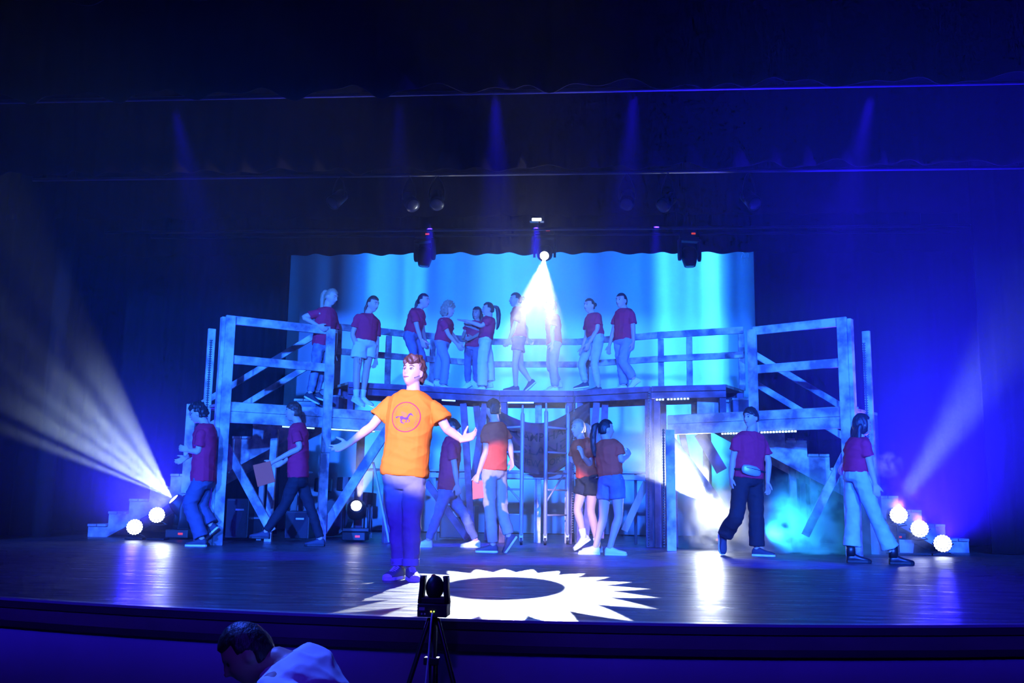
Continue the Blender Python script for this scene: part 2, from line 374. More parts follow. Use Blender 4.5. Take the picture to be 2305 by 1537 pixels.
ribbon('trim_3', fascia, -0.08, 0.012, -0.130, -0.052)
ribbon('trim_4', trimm, -0.08, 0.028, -0.165, -0.130)
ribbon('trim_5', wallm, -0.20, -0.02, -1.15, -0.165)
m = MB(); m.box((0, -4.2, -1.2), (19, 21, 0.1)); struct(m.build('floor', mat('dark_hall_carpet', (0.03, 0.025, 0.03), 0.95, spec=0.1)))

hallm = mat('black_painted_wall', (0.02, 0.018, 0.02), 0.9, spec=0.1)
m = MB(); m.box((0, 19.35, 3.7), (19.4, 0.2, 9.8)); struct(m.build('wall_back', hallm))
m = MB(); m.box((-9.6, 2.3, 3.7), (0.2, 34.3, 9.8)); struct(m.build('wall_left', hallm)); m = MB(); m.box((9.6, 2.3, 3.7), (0.2, 34.3, 9.8)); struct(m.build('wall_right', hallm))
m = MB(); m.box((0, -14.8, 3.7), (19.4, 0.2, 9.8)); struct(m.build('wall_front', hallm)); m = MB(); m.box((0, 2.3, 8.7), (19.4, 34.3, 0.2)); struct(m.build('ceiling', hallm))
def drape(name, x0, x1, Y, z0, z1, mt, period=0.30, amp=0.05, scal=0.03, seed=0, label='', cat='curtain', group=None, hem=0.0):
    m = MB(); nx = max(8, int((x1 - x0) / 0.045)); nz = 7; vs = []
    for j in range(nz):
        t = j / (nz - 1); z = z0 + (z1 - z0) * t
        for i in range(nx + 1):
            x = x0 + (x1 - x0) * i / nx
            ph = noise.noise(V((x * 0.9, seed, t * 0.25))) * 3
            y = Y + amp * math.sin(2 * math.pi * x / period + ph) * (1.1 - 0.5 * t) + 0.02 * noise.noise(V((x * 5, seed, t)))
            zz = z + (scal * (math.sin(2 * math.pi * x / period * 0.5 + ph) * 0.6 + noise.noise(V((x * 2.3, seed + 5, 0))) * 1.3) if j == 0 else 0)
            vs.append((x, y, zz))
    m.add(vs, [(j * (nx + 1) + i, j * (nx + 1) + i + 1, (j + 1) * (nx + 1) + i + 1, (j + 1) * (nx + 1) + i) for j in range(nz - 1) for i in range(nx)])
    o = m.build(name, mt, smooth=True); s = o.modifiers.new('thick', 'SOLIDIFY'); s.thickness = 0.012
    return tag(o, label, cat, group)
BY = (8.4, 11.2, 13.9, 16.2)
for Y, py, lab, seed, hz in ((8.4, 199, 'nearest black border curtain across the top of the stage', 1, 0.05), (11.2, 379, 'second black border curtain, just behind the nearest one', 2, 0.035),
                         (13.9, 486, 'third black border curtain, hanging above the bridge front', 3, 0.02), (16.2, 571, 'lowest and furthest black border curtain, touching the top of the glowing back cloth', 4, 0.025)):
    z = atY(1150, py, Y).z
    drape('border_curtain', -8.5, 8.5, Y, z, z + 2.2, velour, 0.42, 0.05, hz, seed, lab, 'curtain', None)
zt = atY(300, 4, 7.2).z
drape('front_valance', -8, 8, 7.2, zt + 0.045, zt + 1.0, velour, 0.5, 0.06, 0.05, 9, 'black valance at the very top edge of the view', 'curtain')
for x0, x1, Y, lab in ((-9, -4.42, 16.35, 'black side curtain covering the left edge of the blue back cloth'), (3.02 + 0.55, 9, 16.35, 'black side curtain covering the right edge of the blue back cloth'),
                  (-9, -7.05, 13.9, 'black side curtain left of the left staircase'), (6.15, 9, 13.75, 'black side curtain right of the right staircase'),
                  (-9, -6.9, 11.0, 'black side curtain at the far left edge, in front of the others'), (6.6, 9, 11.0, 'black side curtain at the far right edge, in front of the others')):
    drape('side_curtain', x0, x1, Y, 0.015, 8.2, velour, 0.34, 0.07, 0.0, x0 + Y, lab)
drape('back_cloth', -6, 6, 18.6, 0.02, 7.2, cloth, 0.9, 0.035, 0.0, 3, 'large pale back cloth glowing blue and cyan behind the bridge', 'backdrop')
# pipes
for px0, px1, py, Y, lab in ((560, 2000, 207, 9.6, 'black pipe just under the nearest border curtain'), (500, 1850, 391, 12.3, 'black pipe under the second border curtain'),
                        (760, 1700, 516, 14.35, 'upper black pipe below the third border curtain'), (760, 1700, 529, 15.95, 'lower black pipe holding the moving lights')):
    a = atY(1150, py, Y); t = thing('lighting_pipe', (0, Y, a.z), lab, 'pipe'); m = MB(); m.cyl((-6.8, Y, a.z), (6.8, Y, a.z), 0.024)
    m.build('pipe_tube', mat('dark_grey_pipe', (0.06, 0.06, 0.07), 0.5), t, smooth=True)
    for x in (-6.2, -2.1, 2.1, 6.2):
        m = MB(); m.cyl((x, Y + 0.0, a.z), (x, Y, 8.59), 0.004, n=6); m.build('suspension_cable', blackmetal, t)

# ------------------------------------------------------------------ timber set
def lerp(a, b, t): return V(a) + (V(b) - V(a)) * t
PR = V((1, 0, 0))
def board_seg(m, a, b, z, w, h):
    a = V((a[0], a[1], z)); b = V((b[0], b[1], z)); m.beam(a, b, w, h)
def bridge(name, a, b, ra, rb, label, z=2.27, posts=(0.0, 0.5), fas=wood2, end=None):
    a, b, ra, rb = V((*a, 0)), V((*b, 0)), V((*ra, 0)), V((*rb, 0)); c = (a + b + ra + rb) / 4
    t = thing(name, (c.x, c.y, 0), label, 'platform', 'bridge sections of the timber set')
    g = 0.012; d = (b - a).normalized(); a2, b2 = a + d * g, b - d * g
    m = MB(); m.prism([p + V((0, 0, z - 0.04)) for p in (a2, b2, rb - d * g, ra + d * g)], (0, 0, 0.04)); m.build('deck', rawwood, t)
    nrm = V((d.y, -d.x, 0))
    for z0, hh in ((z - 0.045, 0.085), (z - 0.14, 0.095)):
        m = MB(); m.beam(a2 + nrm * 0.02 + V((0, 0, z0)), b2 + nrm * 0.02 + V((0, 0, z0)), 0.04, hh - 0.006); m.build('fascia_board', fas, t, bevel=0.004)
    m = MB(); m.beam(ra + V((0, 0, z - 0.11)) + d * .02, rb + V((0, 0, z - 0.11)) - d * .02, 0.04, 0.14); m.build('back_joist', fas, t)
    for iq, p in enumerate((a2 + d * 0.06 - nrm * 0.05, b2 - d * 0.06 - nrm * 0.05, ra + d * 0.08 + nrm * 0.05, rb - d * 0.08 + nrm * 0.05)):
        if (end == 'a' and iq in (0, 2)) or (end == 'b' and iq in (1, 3)): p = p + V((0, 0, 1.862))
        m = MB(); m.beam(p, V((p.x, p.y, z - 0.045)), 0.09, 0.09, up=V((0, 1, 0))); m.build('leg', fas, t, bevel=0.004)
    # back railing
    m = MB(); m.beam(ra + V((0, 0, 3.17)), rb + V((0, 0, 3.17)), 0.04, 0.10); m.build('top_rail', wood, t, bevel=0.004)
    m = MB(); m.beam(ra + V((0, 0, 2.80)), rb + V((0, 0, 2.80)), 0.04, 0.095); m.build('mid_rail', wood, t, bevel=0.004)
    for q in posts:
        p = lerp(ra, rb, q) - nrm * 0.045
        m = MB(); m.beam(p + V((0, 0, z)), p + V((0, 0, 3.12)), 0.09, 0.04, up=V((0, 1, 0))); m.build('rail_post', wood, t, bevel=0.004)
    return t
FB = [(-2.66, 13.70), (-1.80, 14.10), (-0.57, 14.72), (0.57, 14.72), (1.68, 14.08), (2.72, 13.82)]
RB = [(-3.02, 14.25), (-2.05, 14.92), (-0.75, 15.66), (0.60, 15.66), (1.85, 15.02), (3.08, 14.55)]
for i, (lab, po) in enumerate((('left end section of the timber bridge, beside the left tower', (0.06, 0.75)), ('left inner section of the timber bridge above the walking dancers', (0.3, 0.85)),
                          ('middle section of the timber bridge above the hanging banner', (0.74,)), ('right inner section of the timber bridge', (0.1, 0.6)),
                          ('right end section of the timber bridge, beside the right tower', (0.03, 0.37, 0.97)))):
    br = bridge('bridge_section', FB[i], FB[i + 1], RB[i], RB[i + 1], lab, posts=po, end={0: 'a', 4: 'b'}.get(i))
    if i == 2:
        br0 = br
        for x in (-0.50, 0.02, 0.48):
            m = MB(); m.beam((x, 14.93, 0), (x, 14.93, 2.22), 0.10, 0.06, up=V((0, 1, 0))); m.build('leg', wood, br, bevel=0.004)
# extra angled legs under the inner sections
def brace(parent, a, b, w=0.10, h=0.045, mt=None, nm='brace', up=V((0, 1, 0))):
    m = MB(); m.beam(a, b, w, h, up); return m.build(nm, mt or wood2, parent, bevel=0.004)
TW = [o for o in list(COL.objects) if o.name.startswith('bridge_section')]
brace(TW[1], atY(1043, 908, 14.55), atY(1064, 1228, 14.55)); brace(TW[1], atY(1092, 908, 14.75), atY(1060, 1120, 14.75)); brace(TW[1], atY(1072, 908, 14.9), atY(1104, 1205, 14.9))
brace(TW[3], atY(1343, 905, 14.6), atY(1318, 1212, 14.6)); brace(TW[3], atY(1362, 905, 14.7), atY(1352, 1212, 14.7)); brace(TW[3], atY(1455, 1085, 14.3), atY(1405, 1195, 14.3), mt=rawwood)
brace(TW[1], atY(960, 1085, 14.4), atY(1052, 1212, 14.4))

def tower(s, A, B, I, label, zd=1.86, zr=2.95):
    """A outer front corner, B inner front post, I inner end of the low deck (x, y)"""
    A, B, I = V((*A, 0)), V((*B, 0)), V((*I, 0)); d = (B - A).normalized(); nb = V((-d.y, d.x, 0)) * 1.0
    if nb.y < 0: nb = -nb
    t = thing('scaffold_tower', ((A.x + I.x) / 2, (A.y + I.y) / 2, 0), label, 'platform')
    dp = 1.1
    m = MB(); m.prism([p + V((0, 0, zd - 0.035)) for p in (A, I, I + nb * dp, A + nb * dp)], (0, 0, 0.035)); m.build('deck', rawwood, t)
    m = MB(); m.beam(A + V((0, 0, zd - 0.068)), I + V((0, 0, zd - 0.068)), 0.045, 0.118); m.build('fascia_board', wood, t, bevel=0.005)
    m = MB(); m.beam(A + V((0, 0, zd - 0.205)), I + V((0, 0, zd - 0.205)), 0.045, 0.148); m.build('fascia_board', wood, t, bevel=0.005)
    f = -nb * 0.045
    # outer corner: wide front board plus a board on its side, up to the rail
    m = MB(); m.beam(A + f + V((0, 0, 0.0)), A + f + V((0, 0, zr + 0.05)), 0.125, 0.045, up=nb); m.build('post', wood, t, bevel=0.005)
    o2 = A - d * 0.085 + nb * 0.02
    m = MB(); m.beam(o2, o2 + V((0, 0, zr + 0.03)), 0.045, 0.10, up=nb); m.build('post', wood, t, bevel=0.005)
    o3 = A - d * 0.20 + nb * (0.9)
    # inner post
    m = MB(); m.beam(B + f + V((0, 0, 1.24)), B + f + V((0, 0, zr + 0.02)), 0.125, 0.045, up=nb); m.build('post', wood, t, bevel=0.005)
    m = MB(); m.beam(B + f * 0.3 + V((0, 0, 0)), B + f * 0.3 + V((0, 0, 1.23)), 0.125, 0.045, up=nb); m.build('post', wood, t, bevel=0.005)
    # rear legs
    for q in (A + nb * (dp - .05) + d * .05, I + nb * (dp - .05) - d * .05, I - d * 0.05 + nb * 0.04):
        m = MB(); m.beam(q, q + V((0, 0, zd - 0.036)), 0.10, 0.09, up=nb); m.build('post', wood2, t, bevel=0.004)
    # rails of the front frame
    m = MB(); m.beam(A + f * 0.2 + V((0, 0, zr - 0.0)), B + f * 0.2 + V((0, 0, zr - 0.0)), 0.04, 0.115); m.build('top_rail', wood, t, bevel=0.005)
    m = MB(); m.beam(A + f * 0.2 + V((0, 0, zd + 0.56)), B + f * 0.2 + V((0, 0, zd + 0.56)), 0.04, 0.115); m.build('mid_rail', wood, t, bevel=0.005)
    # tall rear post at the outer side
    q = A - d * 0.02 + nb * 0.75
    m = MB(); m.beam(q, q + V((0, 0, 2.93)), 0.10, 0.05, up=nb); m.build('post', wood, t, bevel=0.005)
    # strip of unlit light tape hanging on the outer side
    q = A - d * 0.145 + nb * 0.3
    m = MB(); m.cyl(q + V((0, 0, 1.0)), q + V((0, 0, 2.7)), 0.008, n=8)
    for k in range(55): m.box(q + V((0, 0, 1.02 + k * 0.031)), (0.035, 0.02, 0.012))
    m.build('light_tape', blackplastic, t)
    return t, A, B, I, d, nb
TL, LA, LB, LI, Ld, Ln = tower(-1, (-3.99, 12.50), (-2.86, 13.36), (-2.02, 14.0), 'left timber tower with railings, a woman leaning on its top rail')
TR, RA, RB_, RI, Rd, Rn = tower(1, (4.05, 12.66), (3.03, 13.38), (1.92, 14.17), 'right timber tower with railings, above the man with the waist bag')
# legs and struts under the left tower
c = atZ(603, 1219); brace(TL, V((c.x, c.y, 0)), V((c.x + 0.02, c.y, 1.585)), 0.10, 0.06, wood, 'post')
brace(TL, atY(508, 1004, 13.0), atY(612, 1196, 13.0), 0.12, 0.045, wood)
brace(TL, atY(726, 1196, 13.55), atY(884, 948, 13.55), 0.13, 0.045, wood)
brace(TL, atY(840, 1040, 13.75), atY(876, 1220, 13.75), 0.03, 0.03, steel, 'prop')
c = atZ(583, 1216); brace(TL, V((c.x, c.y, 0)), V((c.x, c.y, 1.0)), 0.07, 0.06, wood, 'post')
# under the right tower
for px in (1790, 1812, 1838):
    c = atZ(px, 1233 if px < 1830 else 1236); tpx = {1790: 1783, 1812: 1804, 1838: 1826}[px]
    brace(TR, V((c.x, c.y, 0)), V((c.x - 0.01, c.y, 1.58 if px < 1830 else 1.15)), 0.10 if px != 1812 else 0.075, 0.06, wood2 if px == 1812 else wood, 'post')
brace(TR, atY(1903, 1022, 12.95), atY(1812, 1205, 12.95), 0.11, 0.045, wood)
brace(TR, atY(1500, 975, 14.0), atY(1648, 1170, 13.9), 0.12, 0.045, wood)
brace(TR, atY(1530, 950, 14.3), atY(1560, 1100, 14.3), 0.09, 0.045, wood2)
brace(TR, atY(1575, 975, 14.3), atY(1625, 1060, 14.3), 0.16, 0.045, wood2)
c = atZ(1508, 1240); 
brace(TR, V((1.87, c.y, 0)), V((1.87, c.y + .05, 1.58)), 0.12, 0.06, wood, 'post')
c = atZ(1474, 1231); brace(TW[4], V((c.x, c.y, 0)), V((c.x, c.y, 2.08)), 0.12, 0.05, wood2, 'leg')
# dotted light tape down two legs
def lighttape(parent, a, b, nm='light_tape'):
    m = MB(); a, b = V(a), V(b); k = int((b - a).length / 0.035); m.cyl(a, b, 0.008, n=8)
    for i in range(k): m.box(lerp(a, b, (i + 0.5) / k), (0.03, 0.02, 0.014))
    m.build(nm, blackplastic, parent)
lighttape(TW[4], atY(1461, 880, 13.98), atY(1460, 1228, 14.08)); lighttape(TR, atY(1493, 965, 13.1), atY(1496, 1232, 13.25)); lighttape(TW[2], atY(1293, 890, 14.6), atY(1288, 1200, 14.6))
# lit strips under the decks
def strip(parent, a, b, bright=False, nm='lit_strip'):
    m = MB(); a, b = V(a), V(b); k = max(3, int((b - a).length / 0.042))
    if bright:
        for i in range(k): m.box(lerp(a, b, (i + 0.5) / k), (0.024, 0.012, 0.020))
        o = m.build(nm, led_c2, parent)
    else:
        m.beam(a, b, 0.012, 0.018); o = m.build(nm, led_c, parent)
    m = MB(); m.beam(a + V((0, .012, .0)), b + V((0, .012, .0)), 0.01, 0.035); m.build('strip_backing', blackplastic, parent)
    return o
def sp_(px, py, Y): return atY(px, py, Y)
def ondeck(A, B, px, z, f):
    """point on the vertical plane through A,B seen at column px, height z"""
    d = ray(px, 1000); A, B = V(A), V(B); n = V((B.y - A.y, A.x - B.x, 0)); d2 = V((d.x, d.y, 0)); t = (A - CAM).dot(n) / d2.dot(n)
    p = CAM + d2 * t; nn = n.normalized(); nn = nn if nn.y < 0 else -nn
    return V((p.x, p.y, z)) + nn * f
for a, b in ((632, 704), (736, 840)): strip(TL, ondeck(LA, LI, a, 1.565, 0.03), ondeck(LA, LI, b, 1.565, 0.03))
for a, b in ((1626, 1690), (1714, 1797)): strip(TR, ondeck(RA, RI, a, 1.565, 0.03), ondeck(RA, RI, b, 1.565, 0.03), True)
A5, B5 = V((*FB[4], 0)), V((*FB[5], 0)); strip(TW[4], ondeck(A5, B5, 1478, 2.07, 0.05), ondeck(A5, B5, 1498, 2.07, 0.05), True); strip(TW[4], ondeck(A5, B5, 1503, 2.07, 0.05), ondeck(A5, B5, 1555, 2.075, 0.05), True)
A5, B5 = V((*FB[2], 0)), V((*FB[3], 0)); strip(TW[2], ondeck(A5, B5, 1142, 2.08, 0.05), ondeck(A5, B5, 1201, 2.08, 0.05))
A5, B5 = V((*FB[1], 0)), V((*FB[2], 0)); strip(TW[1], ondeck(A5, B5, 990, 2.07, 0.05), ondeck(A5, B5, 1020, 2.07, 0.05))
# step blocks between low decks and bridge
for x, y, lab in ((-2.98, 13.98, 'pale timber step block on the left tower deck, against the bridge end'), (2.98, 14.06, 'pale timber step block on the right tower deck, against the bridge end')):
    t = thing('step_block', (x, y, 1.86), lab, 'step'); m = MB(); m.box((x, y, 1.86 + 0.105), (0.34, 0.30, 0.19)); m.build('box_side', wood2, t, bevel=0.005)
    m = MB(); m.box((x, y - 0.09, 1.86 + 0.215), (0.36, 0.14, 0.03)); m.build('tread', wood, t, bevel=0.004); m = MB(); m.box((x, y + 0.08, 1.86 + 0.215), (0.36, 0.14, 0.03)); m.build('tread', wood, t, bevel=0.004)

# ------------------------------------------------------------------ escape stairs
def stairs(s, xb, label, Y0=14.35, depth=0.8):
    t = thing('staircase', (xb - s * 1.8, Y0 + 0.4, 0), label, 'stairs'); N = 12; rise = 2.27 / N; run = 0.305
    for yy in (Y0, Y0 + depth):
        poly = [V((xb, yy, 0))]
        for k in range(N):
            poly += [V((xb - s * k * run, yy, (k + 1) * rise - 0.035)), V((xb - s * (k + 1) * run, yy, (k + 1) * rise - 0.035))]
        xt = xb - s * N * run
        poly += [V((xt, yy, 2.27 - 0.42)), V((xb - s * 0.30, yy, 0))]
        m = MB(); m.prism(poly, (0, 0.035, 0)); m.build('stringer', wood, t)
    for k in range(N - 1):
        for q in (0.27, 0.75):
            x = xb - s * (k + q) * run; m = MB(); m.box((x, Y0 + depth / 2, (k + 1) * rise - 0.017), (0.135, depth + 0.12, 0.034)); m.build('tread', wood, t, bevel=0.004)
    # handrail
    sl = rise / run
    xe = s * 3.08; x0 = xb - s * 1.55
    for off, w in ((0.98, 0.09), (0.56, 0.09)):
        def zz(x): return abs(xb - x) * sl + off
        m = MB(); m.beam((x0, Y0 - 0.03, zz(x0)), (xe, Y0 - 0.03, zz(xe)), 0.04, w); m.build('handrail', wood, t, bevel=0.004)
    m = MB(); m.beam((x0 + s * 0.06, Y0 - 0.045, abs(xb - x0) * sl - 0.3), (x0 + s * 0.06, Y0 - 0.045, abs(xb - x0) * sl + 1.03), 0.14, 0.05, up=V((0, 1, 0))); m.build('rail_post', wood, t, bevel=0.004)
    return t
stairs(-1, atY(197, 1207, 14.35).x, 'whitewashed timber staircase climbing to the bridge from the far left')
stairs(1, atY(2182, 1243, 14.15).x, 'timber staircase climbing to the bridge from the far right, behind the floor lamps', 14.15)
# ------------------------------------------------------------------ rolling scaffold frames, walk board, banner
def caster(parent, p):
    m = MB(); m.cyl(p + V((-0.018, 0.03, 0.06)), p + V((0.018, 0.03, 0.06)), 0.06, n=24); m.build('caster_wheel', rubber, parent, smooth=False)
    m = MB(); m.beam(p + V((0, 0.0, 0.06)), p + V((0, 0, 0.16)), 0.05, 0.03, up=V((0, 1, 0))); m.build('caster_fork', steel, parent)
def ladder_frame(name, f, b, label, h=1.86):
    f, b = V((*f, 0)), V((*b, 0)); t = thing(name, f, label, 'scaffold')
    for p in (f, b):
        m = MB(); m.tube([p + V((0, 0, 0.15)), p + V((0, 0, h))], 0.028, 14, True, 1); m.tube([p + V((0, 0, h)), p + V((0, 0, h + 0.12))], 0.014, 10, True, 1); m.build('upright', steel, t, smooth=True); caster(t, p)
    for z in (0.42, 0.78, 1.02, 1.32, 1.68):
        m = MB(); m.cyl(f + V((0, 0, z)), b + V((0, 0, z)), 0.014, n=10); m.build('rung', steel, t, smooth=True)
    m = MB(); m.cyl(lerp(f, b, 0.05) + V((0, 0, 0.62)), lerp(f, b, 0.8) + V((0, 0, 1.0)), 0.014, n=10); m.build('brace', steel, t, smooth=True)
    return t
ladder_frame('rolling_ladder', (-0.17, 14.16), (-0.66, 14.58), 'left steel ladder frame of the rolling scaffold, in front of the banner')
ladder_frame('rolling_ladder', (0.17, 14.22), (0.48, 14.58), 'right steel ladder frame of the rolling scaffold, beside the laughing woman', 1.9)
t = thing('walk_board', (0, 15.1, 1.0), 'long steel walk board at table height under the bridge', 'scaffold')
m = MB(); m.box((-0.05, 15.15, 1.06), (3.7, 0.5, 0.03)); m.build('board', steel, t, bevel=0.004)
m = MB(); m.box((-0.05, 14.88, 0.985), (3.7, 0.03, 0.075)); m.build('side_beam', steel, t, bevel=0.004)
m = MB(); m.box((-0.05, 15.42, 0.985), (3.7, 0.03, 0.075)); m.build('side_beam', steel, t, bevel=0.004)
for x in (-1.55, -0.62, 0.60, 1.5):
    m = MB(); m.cyl((x, 15.15, 0), (x, 15.15, 1.045), 0.022, n=12); m.build('leg', steel, t, smooth=True)
# flat scenery behind legs (dark crate under left bridge part)
t = thing('flight_case', (-1.25, 15.6, 0), 'dark flight case with a pale label on the floor under the left bridge', 'case')
m = MB(); m.box((-1.25, 15.6, 0.28), (0.55, 0.5, 0.5)); m.build('case_body', blackplastic, t, bevel=0.01); m = MB(); m.box((-1.22, 15.345, 0.40), (0.2, 0.01, 0.09)); m.build('case_label', white, t)

# hanging banner between the bridge legs
TOPC = [(1124, 924), (1150, 938), (1180, 949), (1210, 952), (1240, 948), (1275, 932), (1305, 915), (1328, 905)]
BOTC = [(1136, 1008), (1150, 1035), (1172, 1058), (1205, 1068), (1240, 1066), (1270, 1050), (1300, 1012), (1329, 968)]
def polyc(P, u):
    x = u * (len(P) - 1); i = min(int(x), len(P) - 2); t = x - i
    p0 = V((*P[max(i - 1, 0)], 0)); p1 = V((*P[i], 0)); p2 = V((*P[i + 1], 0)); p3 = V((*P[min(i + 2, len(P) - 1)], 0))
    return 0.5 * ((2 * p1) + (p2 - p0) * t + (2 * p0 - 5 * p1 + 4 * p2 - p3) * t * t + (3 * p1 - p0 - 3 * p2 + p3) * t ** 3)
def ban(u, v, lift=0.0):
    q = polyc(TOPC, u).lerp(polyc(BOTC, u), v)
    e = abs(u - 0.5) * 2
    y = 14.62 + 0.03 * math.sin(v * 16 + 5 * e) * (0.35 + e) + 0.02 * noise.noise(V((u * 6, v * 5, 1))) + 0.03 * math.sin(u * 60) * e ** 4
    return atY(q.x, q.y, y - lift)
t = thing('banner', atY(1225, 1000, 14.62), 'brown cloth banner with black lettering sagging between the legs under the bridge', 'banner')
m = MB(); nu, nv = 60, 34
m.add([ban(i / nu, j / nv) for j in range(nv + 1) for i in range(nu + 1)], [(j * (nu + 1) + i, j * (nu + 1) + i + 1, (j + 1) * (nu + 1) + i + 1, (j + 1) * (nu + 1) + i) for j in range(nv) for i in range(nu)])
o = m.build('cloth', banner_m, t, smooth=True); sm = o.modifiers.new('thick', 'SOLIDIFY'); sm.thickness = 0.006
def text_mesh(s, size=1.0):
    cu = bpy.data.curves.new('txt', 'FONT'); cu.body = s; cu.size = size; cu.align_x = 'CENTER'; cu.align_y = 'CENTER'; cu.resolution_u = 2; cu.offset = 0.005
    o = bpy.data.objects.new('txt', cu); COL.objects.link(o); dg = bpy.context.evaluated_depsgraph_get(); dg.update()
    me = bpy.data.meshes.new_from_object(o.evaluated_get(dg)); bpy.data.objects.remove(o); bpy.data.curves.remove(cu)
    bm = bmesh.new(); bm.from_mesh(me); bmesh.ops.triangulate(bm, faces=bm.faces)
    bmesh.ops.subdivide_edges(bm, edges=[e for e in bm.edges if e.calc_length() > size * 0.18], cuts=1); bmesh.ops.triangulate(bm, faces=bm.faces)
    vs = [v.co.copy() for v in bm.verts]; fs = [tuple(v.index for v in f.verts) for f in bm.faces]; bm.free(); bpy.data.meshes.remove(me)
    return vs, fs
for s, vc, hh, ww in (('CAMP HALF', 0.29, 0.17, 0.60), ('ISLAND', 0.55, 0.17, 0.52), ('NEW YORK', 0.79, 0.13, 0.46)):
    vs, fs = text_mesh(s); x0 = min(p.x for p in vs); x1 = max(p.x for p in vs); y0 = min(p.y for p in vs); y1 = max(p.y for p in vs)
    m = MB(); m.add([ban(0.5 + (p.x / (x1 - x0)) * ww, vc - (p.y / (y1 - y0)) * hh, 0.008) for p in vs], fs)
    m.build('lettering', banner_i, t)

# ------------------------------------------------------------------ stage lights
def basis(d, up=V((0, 0, 1))):
    s, f, u = frame(d, up); return Matrix((s, f, u)).transposed()   # columns: side, forward, up
def mover(name, head, d, label, sgn=1, size=1.0, lit=None, group=None, panel=None, base_turn=0.0):
    """moving head light: head centre, beam direction, sgn 1 standing, -1 hanging"""
    head = V(head); d = V(d).normalized(); k = size
    bz = head - V((0, 0, sgn * 0.38 * k))
    t = thing(name, bz + V((0, 0, -sgn * 0.06 * k)), label, 'stage light', group)
    R = Matrix.Rotation(base_turn, 3, 'Z')
    m = MB(); m.box(bz, (0.34 * k, 0.28 * k, 0.12 * k), R); m.build('base', blackplastic, t, bevel=0.012 * k)
    m = MB(); m.box(bz + R @ V((0.06 * k, -0.1405 * k, 0.0)), (0.07 * k, 0.006, 0.03 * k), R); m.build('display', led_r if panel is None else panel, t)
    # yoke: plate plus two arms
    hd = V((d.x, d.y, 0)); hd = hd.normalized() if hd.length > .05 else V((0, -1, 0)); side = V((hd.y, -hd.x, 0))
    m = MB(); m.beam(bz + V((0, 0, sgn * 0.09 * k)) - side * 0.19 * k, bz + V((0, 0, sgn * 0.09 * k)) + side * 0.19 * k, 0.16 * k, 0.05 * k); m.build('yoke', blackplastic, t, bevel=0.008 * k)
    for q in (-1, 1):
        m = MB(); m.loft([(bz + side * q * 0.18 * k + V((0, 0, sgn * z * k)), side * 0.022 * k, hd * w * k) for z, w in ((0.08, 0.08), (0.22, 0.07), (0.36, 0.075), (0.43, 0.06), (0.455, 0.02))], 16, 3.0); m.build('yoke_arm', blackplastic, t, smooth=True)
    B = basis(d) if abs(d.z) < 0.98 else basis(d, V((0, 1, 0))); m = MB()
    f = B.col[1]; sx = B.col[0]; uz = B.col[2]
    m.loft([(head + f * y * k, sx * r * k, uz * r2 * k) for y, r, r2 in ((-0.17, 0.05, 0.05), (-0.155, 0.10, 0.10), (-0.09, 0.135, 0.13), (0.0, 0.14, 0.14), (0.09, 0.12, 0.12), (0.145, 0.105, 0.105), (0.17, 0.098, 0.098))], 28, 2.6); m.build('lamp_head', blackplastic, t, smooth=True)
    m = MB(); m.ball(head + f * 0.165 * k, (0.08 * k, 0.08 * k, 0.018 * k), Matrix((sx, uz, f)).transposed(), 24, 10); m.build('lens', lit or mat('dark_glass_lens', (0.02, 0.02, 0.05), 0.08), t, smooth=True)
    return t
def cbar(t, a, b, r=0.02):
    m = MB(); m.cyl(a, b, r, n=10); m.build('clamp', blackmetal, t)
mover('moving_light', MH, MT - MH, 'lit moving head light hanging over the bridge, throwing a white beam', -1, 0.95, lamp_w)
for px, dx in ((956, -0.05), (1552, 0.03)):
    h = atY(px, 578, 15.95); mover('moving_light', h, (dx, -0.12, -1), 'unlit moving head light hanging below the lowest border, ' + ('left' if px < 1200 else 'right') + ' of the lit one', -1, 0.95)
mover('moving_light', ML, MLT - ML, 'floor moving light throwing the fan of pale beams at the far left', 1, 1.0, lamp_w)
mover('moving_light', MM, MMT - MM + V((0, -.7, -.35)), 'lit floor moving light with a round white lens, behind the actor in the orange shirt', 1, 1.0, lamp_w)
mover('moving_light', MR, MRT - MR, 'blazing floor moving light in the fog behind the man with the waist bag', 1, 1.0, lamp_w)
mover('moving_light', MS, MST - MS, 'floor moving light sending a soft beam up to the right, behind the woman in boots', 1, 0.85, lamp_w)
